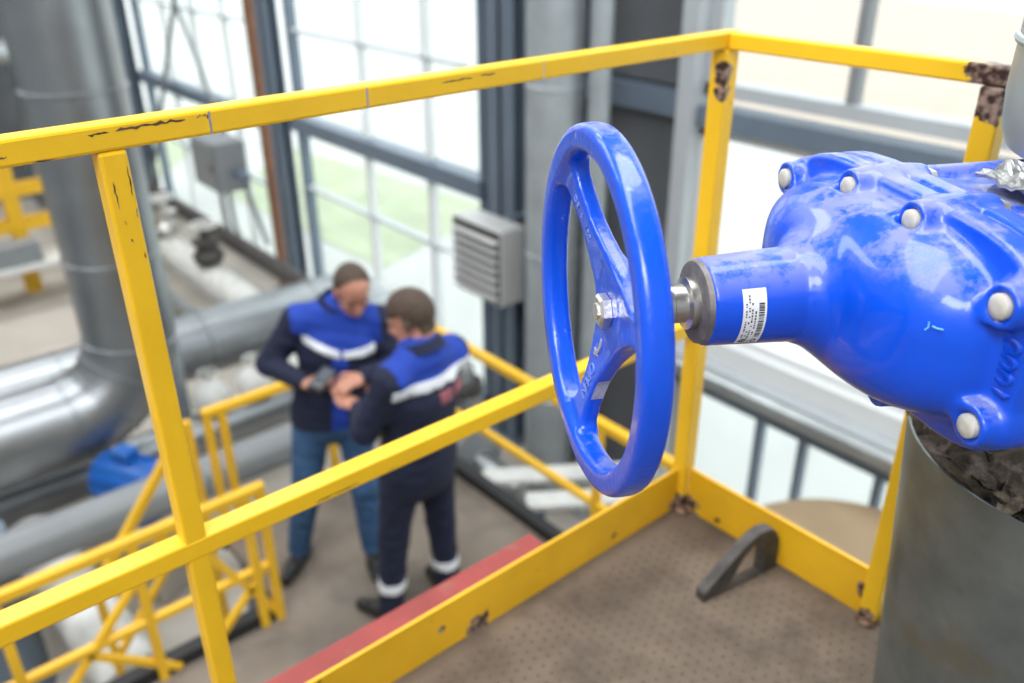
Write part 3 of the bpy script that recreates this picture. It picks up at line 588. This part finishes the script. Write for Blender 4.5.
# sticker wrapped on the sleeve
def wrap(x, q, r): return (x, -r*math.cos(q), r*math.sin(q))
def rs(x): return .047+.008*(x-.103)/.167
lab = MB(); nx, nq = 4, 14; x0, x1, q0, q1 = .132, .157, -.78, .62
for lift, base in ((.0004, 0), (.0009, 1)):
    lab.v += [wrap(x0+(x1-x0)*i/nx, q0+(q1-q0)*j/nq, rs(x0+(x1-x0)*i/nx)+lift) for i in range(nx+1) for j in range(nq+1)]
lab.f = [(i*(nq+1)+j+o, (i+1)*(nq+1)+j+o, (i+1)*(nq+1)+j+1+o, i*(nq+1)+j+1+o) for o in (0, (nx+1)*(nq+1)) for i in range(nx) for j in range(nq)]
st_ = lab.build('sticker', PAPER, gv, smooth=True)
def patch(mb, xa, xb, qa, qb, lift=.0012):
    n = max(1, int((qb-qa)/.12)); o = len(mb.v)
    mb.v += [wrap(x, qa+(qb-qa)*j/n, rs(x)+lift) for x in (xa, xb) for j in range(n+1)]
    mb.f += [(o+j, o+n+1+j, o+n+2+j, o+j+1) for j in range(n)]
bc_ = MB(); q = -.50; rr = random.Random(3)
while q < .30: wd = rr.choice((.009, .016, .024, .032)); patch(bc_, .1485, .1545, q, q+wd); q += wd+rr.choice((.009, .014, .02))
bc_.build('barcode', INK, st_)
tl = MB()
for col in (.1345, .1378, .1408, .1445):
    q = -.7
    while q < .5:
        wd = rr.uniform(.02, .06)
        if rr.random() < (.8 if q < .1 else .45): patch(tl, col, col+.0017, q, q+wd)
        q += wd+.022
tl.build('fine_print', INK, st_)
mk = MB()
for xc in (.1385, .1505):
    for k in range(10):
        a0, a1 = 2*math.pi*k/10, 2*math.pi*(k+1)/10; o = len(mk.v)
        mk.v += [wrap(xc+r*math.cos(a), -.655+r*math.sin(a)/.046, rs(xc)+.0013) for a in (a0, a1) for r in (.0034, .0022)]; mk.f.append((o, o+2, o+3, o+1))
mk.build('round_mark', INK, st_)
# small pale paint flick on the bonnet
# handwheel
hw = Field((-.05, -.215, -.215), (.045, .215, .215), .0029)
RO, XR = .1765, -.009
def rimf(X, Y, Z):
    q = np.sqrt(Y**2+Z**2)-RO; e = X-XR; r = .0085
    a_ = np.abs(q)-.0145+r; b_ = np.abs(e)-.0150+r
    return np.minimum(np.maximum(a_, b_), 0)+np.sqrt(np.maximum(a_, 0)**2+np.maximum(b_, 0)**2)-r
hw.apply(rimf, (-.04, -.2, -.2), (.02, .2, .2), .004)
fn, lo, hi = cyl(.008, .036, .031, .031); hw.apply(fn, lo, hi, .004)
SP = [math.radians(q) for q in (47, 167, 287)]
for q in SP:
    c, s = math.cos(q), math.sin(q)
    def spoke(X, Y, Z, c=c, s=s):
        u = Y*c+Z*s; v = -Y*s+Z*c
        half = .0165+.033*np.clip(1-u/.10, 0, 1)**1.3+.010*np.clip((u-.125)/.04, 0, 1)**2
        xc = np.interp(0, [0], [0]) + (.0205+(-.004-.0205)*np.clip(u/.16, 0, 1))
        r = .004
        a_ = np.abs(v)-half+r; b_ = np.abs(X-xc)-.0100+r; e = np.maximum(-u, u-.168)
        return np.maximum(np.minimum(np.maximum(a_, b_), 0)+np.sqrt(np.maximum(a_, 0)**2+np.maximum(b_, 0)**2)-r, e)
    hw.apply(spoke, (-.03, -.2, -.2), (.025, .2, .2), .012)
V, Q, _ = hw.mesh(); me = mesh_np('handwheel', V, Q); me.polygons.foreach_set('use_smooth', [True]*len(me.polygons))
wh = link('handwheel', me, BLUEW, gv); sm = wh.modifiers.new('smooth', 'SMOOTH'); sm.iterations = 3; sm.factor = .4
wh['label'] = 'three-spoked blue handwheel'
MB().lathe([(.007, .0045), (.0215, .0045), (.0215, .009), (.007, .010)], 28, 'x').build('washer', NUT, wh, smooth=True)
MB().lathe([(.0155, .005), (.0185, .0035), (.0185, -.005), (.016, -.0075), (.009, -.0078), (.009, -.0095), (.007, -.0105)], 6, 'x').build('hub_nut', NUT, wh)
def onspoke(q, u, v, flip=0):
    """frame on the front face of a spoke: text x axis along the spoke"""
    c, s = math.cos(q), math.sin(q); ex = Vector((-.153, c, s)).normalized(); ey = Vector((0, -s, c))*(-1 if flip else 1); ey = Vector((0, s, -c)) if not flip else Vector((0, -s, c))
    ez = ex.cross(ey); 
    if ez.x > 0: ey = -ey; ez = -ez
    xf = .0205-.0245*min(u/.16, 1)-.0100
    o = Vector((xf-.0002, u*c-v*s, u*s+v*c))
    return Matrix(((ex.x, ey.x, ez.x, o.x), (ex.y, ey.y, ez.y, o.y), (ex.z, ey.z, ez.z, o.z), (0, 0, 0, 1)))
text('raised_lettering', 'OPEN', .019, .0011, LETT, wh, onspoke(SP[2], .102, .0))
text('raised_lettering', '221  4  EC', .0125, .0009, LETT, wh, onspoke(SP[0], .105, .002))
# direction arrow near the nut
ar = MB(); pts = []
for k in range(7): a_ = -1.0+2.0*k/6; pts.append((.0115*math.sin(a_), .0055*math.cos(a_)-.004))
poly = [(u_, v_+.0022) for u_, v_ in pts]+[(u_, v_-.0022) for u_, v_ in pts[::-1]]
n_ = len(pts); M4 = onspoke(SP[2], .053, .0)
vv = [M4 @ Vector((u_, v_, h_)) for h_ in (0, .0016) for u_, v_ in poly]; n2 = len(poly)
ar.add(vv, [tuple(range(n2)), tuple(range(2*n2-1, n2-1, -1))]+[(i, (i+1) % n2, n2+(i+1) % n2, n2+i) for i in range(n2)])
vv = [M4 @ Vector((u_, v_, h_)) for h_ in (0, .0016) for u_, v_ in ((.008, -.009), (.016, -.006), (.010, .004))]; ar.add(vv, [(0, 1, 2), (5, 4, 3), (0, 1, 4, 3), (1, 2, 5, 4), (2, 0, 3, 5)])
ar.build('direction_arrow', CHIP, wh)
# worn patch on the edge of the lower spoke
def wear(q, u0, u1, side):
    c, s = math.cos(q), math.sin(q); m = MB(); vs = []
    n = 5
    for i in range(n+1):
        u = u0+(u1-u0)*i/n; half = .0165+.033*max(0, 1-u/.10)**1.3+.0004
        xc = .0205-.0245*min(u/.16, 1)
        for e in (-1, 1): vs.append((xc+e*.0072, u*c-side*half*s, u*s+side*half*c))
    m.v = vs; m.f = [(2*i, 2*i+2, 2*i+3, 2*i+1) for i in range(n)]
    return m.build('worn_edge', CHIP, wh)
wear(SP[2], .088, .118, -1)

# insulation jackets around the vertical pipe
PC = HUB+US*.72
def jacket(name, label, z0, z1, r0, r1, m, bead, flare=0):
    t = thing(name, label, 'cladding', (PC.x, PC.y, z0)); h = z1-z0
    MB().lathe([(r0-flare, 0), (r0-flare*.35, .02), (r0, .06), (r1, h), (r1-.0035, h), (r0-.0035, .06), (r0-flare*.35-.0035, .02), (r0-.0035-flare, 0)], 72, closed=True).build('sheet', m, t, smooth=True)
    for z in bead:
        r = r0+(r1-r0)*z/h; MB().tube([(r*math.cos(2*math.pi*k/64), r*math.sin(2*math.pi*k/64), z) for k in range(64)], .006, 8, closed=True).build('bead', m, t, smooth=True)
    a_ = math.radians(200); MB().bar(((r0+.001)*math.cos(a_-2.2), (r0+.001)*math.sin(a_-2.2), 0), ((r1+.001)*math.cos(a_-2.2), (r1+.001)*math.sin(a_-2.2), h), .02, .003, up=(math.cos(a_-2.2), math.sin(a_-2.2), 0)).build('lap_seam', m, t)
    return t
jacket('pipe_jacket', 'dull galvanised jacket below the blue valve, open at its top', .001, .665, .207, .256, GALVD, (.02,))
jacket('pipe_jacket', 'bright galvanised jacket above the blue valve', 1.055, 2.0, .232, .222, GALVU, (.12,), .012)
def lumpy(name, r, z, label, m, amp, seed, rin=0, n=64, rings=22):
    rr = random.Random(seed); me = bpy.data.meshes.new(name); bm = bmesh.new(); from mathutils import noise
    vs = []
    for i in range(rings+1):
        row = []
        for k in range(n):
            q = rin+(r-rin)*i/rings; a_ = 2*math.pi*k/n; p = Vector((q*math.cos(a_), q*math.sin(a_), 0))
            zz = noise.fractal(p*14+Vector((seed, 0, 0)), 1., 2., 4)*amp+noise.noise(p*45)*amp*.35
            row.append(bm.verts.new((p.x, p.y, zz)))
        vs.append(row)
    for i in range(rings):
        for k in range(n): bm.faces.new((vs[i][k], vs[i][(k+1) % n], vs[i+1][(k+1) % n], vs[i+1][k]))
    bm.to_mesh(me); bm.free(); o = link(name, me, m); o.location = (PC.x, PC.y, z); me.polygons.foreach_set('use_smooth', [True]*len(me.polygons))
    s = o.modifiers.new('solid', 'SOLIDIFY'); s.thickness = .05; s.offset = -1
    tag(o, label, 'insulation'); return o
lumpy('mineral_wool', .244, .622, 'dark dirty mineral wool filling the dull jacket', WOOL, .042, 3, .132)
MB_ = MB().tube([(0, 0, 0), (0, 0, .72)], .105, 32).build('riser_pipe', GALVD, None, smooth=True); MB_.location = (PC.x, PC.y, .03)
tag(MB_, 'steel riser pipe inside the dull jacket under the valve', 'pipe')
up_ = MB().tube([(0, 0, 0), (0, 0, .95)], .105, 32).build('riser_pipe', GALVU, None, smooth=True); up_.location = (PC.x, PC.y, 1.1)
tag(up_, 'steel riser pipe inside the bright jacket above the valve', 'pipe')
# strands of tie wire hanging out of the wool
for i in range(4):
    rr = random.Random(20+i); a_ = math.radians(206+9*i); c0 = Vector((PC.x+.21*math.cos(a_), PC.y+.21*math.sin(a_), 0.668+.004*i)); pts = []
    for k in range(13): q = k/12*math.pi*1.25; pts.append(c0+Vector((.035*math.cos(q+i), .04*math.sin(q+i)*.7, .022*math.sin(q)+.006)))
    tag(MB().tube(pts, .0011, 6).build('tie_wire', FOIL, smooth=True), 'pale curled wire strand lying on the dark mineral wool', 'wire', 'wire strands on the mineral wool')
# crumpled foil scrap on top of the body
from mathutils import noise
me = bpy.data.meshes.new('foil_scrap'); bm = bmesh.new(); n = 26
gr = [[bm.verts.new(((i/n-.5)*.16*(1-.35*j/n), (j/n-.5)*.2, .016*noise.fractal(Vector((i*.22, j*.22, 2)), 1, 2, 4)+.012)) for j in range(n+1)] for i in range(n+1)]
for i in range(n):
    for j in range(n): bm.faces.new((gr[i][j], gr[i+1][j], gr[i+1][j+1], gr[i][j+1]))
bm.to_mesh(me); bm.free(); o = link('foil_scrap', me, FOIL); s = o.modifiers.new('solid', 'SOLIDIFY'); s.thickness = .004
o.location = HUB+US*.505+Vector((US.y, -US.x, 0))*.05+Vector((0, 0, .099)); o.rotation_euler = (0, 0, RZ+.2); tag(o, 'crumpled silver foil scrap lying on top of the blue valve', 'foil')

# ------------------------------------------------------------------ people (local x = facing, y = left, z up)
def rot_frame(fwd, up):
    f = Vector(fwd).normalized(); l = Vector(up).cross(f).normalized(); u = f.cross(l); return [list(f), list(l), list(u)]
def hand(fd, wrist, d, palm_n, size=1., curl=.5, thumb_side=1):
    """palm from wrist along d, five fingers curling toward palm_n"""
    d = Vector(d).normalized(); pn = Vector(palm_n); pn = (pn-d*pn.dot(d)).normalized(); s = d.cross(pn)*thumb_side; w = Vector(wrist)
    pc = w+d*.05*size
    fd.ell(pc, (.05*size, .042*size, .019*size), .01, 1, [list(d), list(s), list(pn)])
    for k, (off, ln) in enumerate(((.030, .070), (.010, .080), (-.010, .074), (-.029, .058))):
        p = w+d*.088*size+s*off*size; q = p; ang = 0
        for j, fr in enumerate((.45, .32, .23)):
            ang += curl*(.5+.35*j); dd = d*math.cos(ang)+pn*math.sin(ang); e = q+dd*ln*fr*size
            fd.cone(q, e, .0092*size, .0078*size, .004, 1); q = e
    p = w+d*.03*size+s*.032*size; q = p+(d*.55+s*.75+pn*.2).normalized()*.042*size; e = q+(d*.9+s*.15+pn*.45).normalized()*.034*size
    fd.cone(p, q, .012*size, .010*size, .008, 1); fd.cone(q, e, .010*size, .0085*size, .004, 1)
def person(name, label, base, yaw, J, coat, trouser, hairfn, stripes, zones, folds=0.):
    t = thing(name, label, 'person', (*base, ZF), yaw)
    fd = Field((-.55, -.62, -.01), (.62, .62, 1.86), .007)
    g = lambda k: Vector(J[k])
    # legs and shoes  (labels: 1 skin, 2 coat, 3 trousers, 4 shoe)
    for s in ('r', 'l'):
        fd.cone(g('hip'+s), g('knee'+s), .098, .072, .03, 3); fd.cone(g('knee'+s), g('ank'+s), .072, .058, .02, 3)
        a_ = g('ank'+s); f = Vector(J['toe'+s])-a_; f.z = 0; f.normalize(); b_ = Vector((a_.x, a_.y, 0))
        fd.cone(b_-f*.05+Vector((0, 0, .045)), b_+f*.10+Vector((0, 0, .04)), .044, .043, .012, 4); fd.cone(b_+f*.08+Vector((0, 0, .036)), b_+f*.18+Vector((0, 0, .032)), .042, .032, .012, 4)
    sq = (.78, 1.12, 1)
    fd.ell(g('pel'), (.135, .175, .15), .05, 3)
    fd.cone(g('pel')+Vector((0, 0, .02)), g('waist'), .145, .148, .05, 2, sq); fd.cone(g('waist'), g('chest'), .148, .165, .05, 2, sq); fd.cone(g('chest'), g('ub'), .162, .118, .05, 2, sq)
    fd.cone(g('hem'), g('waist'), .165, .155, .03, 2, sq)
    for s in ('r', 'l'):
        fd.cone(g('ub')+Vector((0, 0, .02)), g('sh'+s), .078, .075, .04, 2)
        fd.cone(g('sh'+s), g('el'+s), .074, .058, .03, 2); fd.cone(g('el'+s), g('wr'+s), .058, .044, .02, 2)
        d = (g('wr'+s)-g('el'+s)).normalized(); fd.cone(g('wr'+s)-d*.01, g('wr'+s)+d*.02, .03, .027, .006, 1)
        hd, pn, cu, ts = J['hand'+s]; hand(fd, g('wr'+s)+d*.01, hd, pn, 1.05, cu, ts)
    # neck, head
    hd = g('head'); R = rot_frame(J['look'], J['hup']); fwd, lft, upv = Vector(R[0]), Vector(R[1]), Vector(R[2])
    fd.cone(g('ub')+Vector((0, 0, .03)), hd-upv*.06-fwd*.02, .062, .056, .02, 1)
    P = lambda a_, b_, c_: hd+fwd*a_+lft*b_+upv*c_
    fd.ell(P(-.012, 0, .03), (.098, .076, .095), .02, 1, R); fd.ell(P(.02, 0, -.045), (.074, .060, .078), .03, 1, R)
    fd.ell(P(.068, 0, -.095), (.026, .030, .022), .02, 1, R)                                              # chin
    fd.cone(P(.088, 0, .012), P(.108, 0, -.026), .008, .014, .008, 1); fd.ell(P(.096, 0, -.032), (.012, .019, .009), .006, 1, R)   # nose
    for s in (-1, 1):
        fd.ell(P(-.005, .078*s, -.012), (.019, .010, .032), .006, 1, R); fd.cone(P(.082, .018*s, .026), P(.070, .05*s, .024), .010, .009, .008, 1)
        fd.ell(P(.066, .036*s, -.03), (.02, .02, .018), .016, 1, R)
    V, Q, lb = fd.mesh()
    # cloth folds
    keep = (lb == 2) | (lb == 3)
    f1 = np.sin(V[:, 2]*62+V[:, 1]*31+2.2*np.sin(V[:, 0]*17))*np.sin(V[:, 2]*23-V[:, 0]*40+1.7); V[keep, 0] += .0035*f1[keep]; V[keep, 1] += .0030*np.roll(f1, 7)[keep]
    V[:, 2] = np.maximum(V[:, 2], 0.0005)
    fl = lb[Q[:, 0]]; me = mesh_np('body', V, Q); C = V[Q].mean(1)
    cl = (fl == 2) | (fl == 3); fl = np.where(cl, np.where(C[:, 2] > .87, 2, 3), fl)
    mi = np.zeros(len(Q), np.int32); mi[fl == 2] = 1; mi[fl == 3] = 2; mi[fl == 4] = 3
    z = zones(C); mi[(fl == 2) & z] = 4
    bo = link('body', me, [SKIN, coat, trouser, SHOE, ROYAL], t); me.polygons.foreach_set('material_index', mi.tolist()); me.polygons.foreach_set('use_smooth', [True]*len(Q)); me.update()
    N = np.zeros_like(V)
    e1 = V[Q[:, 1]]-V[Q[:, 0]]; e2 = V[Q[:, 2]]-V[Q[:, 0]]; fn = np.cross(e1, e2)
    for c in range(4): np.add.at(N, Q[:, c], fn)
    N /= np.linalg.norm(N, axis=1, keepdims=True)+1e-9
    # vertex normals point outward when they grow the volume; surface nets faces are wound outward
    sgn = 1 if ((N*(V-C.mean(0))).sum() > 0) else -1
    def shell(nm, sel, m, off, par=bo, thick=.0):
        ids = np.unique(Q[sel]);
        if len(ids) == 0: return None
        mp = -np.ones(len(V), int); mp[ids] = np.arange(len(ids)); n_ = len(ids)
        VV = np.concatenate([V[ids]+sgn*N[ids]*off, V[ids]-sgn*N[ids]*.002]); F1 = mp[Q[sel]]
        from collections import Counter
        ec = Counter()
        for q in F1.tolist():
            for i in range(4): ec[tuple(sorted((q[i], q[(i+1) % 4])))] += 1
        side = [(a_, b_, b_+n_, a_+n_) for (a_, b_), c_ in ec.items() if c_ == 1]
        me2 = bpy.data.meshes.new(nm); me2.from_pydata([tuple(p) for p in VV.tolist()], [], F1.tolist()+side)
        bm = bmesh.new(); bm.from_mesh(me2); bmesh.ops.recalc_face_normals(bm, faces=bm.faces); bm.to_mesh(me2); bm.free()
        o = link(nm, me2, m, t); me2.polygons.foreach_set('use_smooth', [True]*len(me2.polygons)); return o
    hl = (C-np.array(hd))@np.array(R).T                                   # head-local coordinates
    near = (np.linalg.norm(hl, axis=1) < .16) & (fl == 1)
    shell('hair', near & hairfn(hl), HAIR, .009)
    for nm, sel, m, off in stripes(C, fl): shell(nm, sel, m, off)
    # collar ring
    cg = g('ub')+Vector((.0, 0, .065)); ax = (hd-g('ub')).normalized()
    cr = MB(); r0 = .078; u_ = ax.cross(Vector((0, 1, 0))).normalized(); v_ = ax.cross(u_)
    ptsl = []
    n = 22
    for i, (rr_, h_) in enumerate(((.098, -.015), (.084, .03), (.076, .03), (.07, -.01))):
        ptsl += [cg+(u_*math.cos(2*math.pi*k/n)*1.0+v_*math.sin(2*math.pi*k/n)*1.1)*rr_+ax*h_ for k in range(n)]
    cr.add(ptsl, [(i*n+k, i*n+(k+1) % n, ((i+1) % 4)*n+(k+1) % n, ((i+1) % 4)*n+k) for i in range(4) for k in range(n)]); cr.build('collar', NAVY, t, smooth=True)
    # eyes, brows and mouth
    for s in (-1, 1):
        e = MB().lathe([(.001, -.010), (.008, -.007), (.0105, 0), (.008, .007), (.001, .010)], 10); eo = e.build('eye', EYE, t, smooth=True); eo.location = P(.076, .031*s, .005); eo.scale = (1, 1, .6)
        MB().tube([P(.089, .014*s, .03), P(.087, .03*s, .036), P(.074, .052*s, .03)], .0045, 6).build('eyebrow', HAIR, t)
    MB().tube([P(.086, -.024, -.064), P(.096, 0, -.062), P(.086, .024, -.064)], [.003, .0055, .003], 8).build('mouth', LIPS, t, smooth=True)
    return t
J1 = dict(hipr=(0, -.045, .90), hipl=(.01, .145, .90), kneer=(.05, -.125, .49), kneel=(.10, .165, .48), ankr=(.0, -.2, .10), ankl=(.10, .175, .10), toer=(.2, -.32, 0), toel=(.3, .16, 0),
    pel=(0, .05, .93), hem=(.02, .055, .90), waist=(.01, .075, 1.06), chest=(.02, .115, 1.25), ub=(.015, .14, 1.41), shr=(.0, -.055, 1.415), shl=(.01, .315, 1.36),
    elr=(-.02, -.215, 1.20), ell=(.06, .385, 1.12), wrr=(.19, -.09, 1.20), wrl=(.24, .20, 1.20),
    handr=((.55, .75, -.12), (.15, .15, 1), .55, -1), handl=((.45, -.85, -.05), (-.2, -.2, -1), .6, -1), head=(.085, .20, 1.57), look=(.78, .12, -.6), hup=(.55, .06, .83))
def zones1(C):
    yl = C[:, 1]-.11
    yoke = (C[:, 2] > 1.285+.5*np.maximum(0, -yl)) & (np.abs(yl) < .205)
    placket = (C[:, 0] > .06) & (np.abs(C[:, 1]-(.10+.09*(C[:, 2]-1.2))) < .038) & (C[:, 2] > .8) & (C[:, 2] < 1.3)
    return yoke | placket
def stripes1(C, fl):
    ts = fl == 2; yl = C[:, 1]-.115; zb = 1.272+.5*np.maximum(0, -yl)-.03*np.maximum(0, yl)
    body = ts & (C[:, 0] > .03) & (np.abs(yl) < .165)
    return [('reflective_stripe', body & (np.abs(C[:, 2]-zb) < .02) & (yl < -.008), REFL, .004), ('reflective_stripe', body & (np.abs(C[:, 2]-zb) < .02) & (yl > .008), REFL, .004)]
p1 = person('person', 'worker in blue jeans and royal-yoked jacket looking down at a device', (-3.45, 1.66), math.radians(-22), J1, NAVY, JEANS,
    lambda h: ((h[:, 2] > .045-.55*np.minimum(0, h[:, 0]+.02)*-1*0) & (h[:, 0] < .012+.25*(h[:, 2]-.09)) & (h[:, 2] > .0-.0*h[:, 0])) | ((h[:, 0] < -.02) & (h[:, 2] > -.045)), stripes1, zones1)
J2 = dict(hipr=(-.06, -.10, .92), hipl=(-.05, .09, .92), kneer=(-.05, -.13, .50), kneel=(.01, .12, .50), ankr=(-.06, -.15, .10), ankl=(.03, .15, .10), toer=(.1, -.19, 0), toel=(.2, .2, 0),
    pel=(-.065, 0, .95), hem=(-.07, 0, .88), waist=(-.09, 0, 1.10), chest=(-.115, .0, 1.29), ub=(-.13, 0, 1.45), shr=(-.12, -.18, 1.41), shl=(-.13, .175, 1.42),
    elr=(.02, -.23, 1.17), ell=(-.02, .25, 1.17), wrr=(.17, -.12, 1.10), wrl=(.19, .10, 1.13),
    handr=((.85, .35, .1), (0, .3, 1), .4, 1), handl=((.9, .05, .12), (.1, -.1, 1), .4, -1), head=(-.075, .0, 1.625), look=(.80, .40, -.38), hup=(.36, .14, .9))
def zones2(C): return (C[:, 2] > 1.40) & (np.abs(C[:, 1]) < .20)
def stripes2(C, fl):
    ts = fl == 2; bk = ts & (C[:, 0] < -.10) & (np.abs(C[:, 1]) < .225) & (np.abs(C[:, 2]-1.385) < .023)
    fr = ts & (C[:, 0] > -.06) & (np.abs(C[:, 1]) < .15) & (np.abs(C[:, 2]-1.385) < .02) & (C[:, 0] < .12)
    out = [('reflective_stripe', bk, REFL, .004), ('reflective_stripe', fr, REFL, .004)]
    for s in (-1, 1): out.append(('trouser_stripe', (fl == 3) & (np.abs(C[:, 2]-.235) < .022) & (C[:, 1]*s > 0), REFL, .004))
    out.append(('back_emblem', ts & (C[:, 0] < -.18) & (np.abs(C[:, 2]-1.31) < .028) & (np.abs(np.abs(C[:, 1]+.07)-.05) < .038), PINK, .002))
    return out
p2 = person('person', 'worker in navy overalls with reflective trouser bands, seen from behind', (-2.84, 1.77), math.radians(-171), J2, NAVY, NAVY,
    lambda h: ((h[:, 2] > .045) & (h[:, 0] < .07+.3*(h[:, 2]-.09))) | ((h[:, 0] < -.005) & (h[:, 2] > -.02)) | ((h[:, 0] < -.045) & (h[:, 2] > -.07)), stripes2, zones2)
# handset held between the two workers
def l2w(b, yaw, p): c, s = math.cos(yaw), math.sin(yaw); return Vector((b[0]+p[0]*c-p[1]*s, b[1]+p[0]*s+p[1]*c, ZF+p[2]))
dv = thing('handset', 'small black handset held by the worker in jeans', 'handset', l2w((-3.45, 1.66), math.radians(-22), (.275, .0, 1.222)), math.radians(35)); dv.rotation_euler = (.1, .35, math.radians(35))
MB().box(-.035, .035, -.085, .085, 0, .026).build('casing', RADIO, dv, bevel=.006); MB().box(-.027, .027, -.02, .07, .026, .028).build('screen', SCREEN, dv)
for i in range(3):
    for j in range(3): MB().box(-.025+.019*i, -.013+.019*i, -.072+.015*j, -.062+.015*j, .026, .029).build('key', GREYBOX, dv)
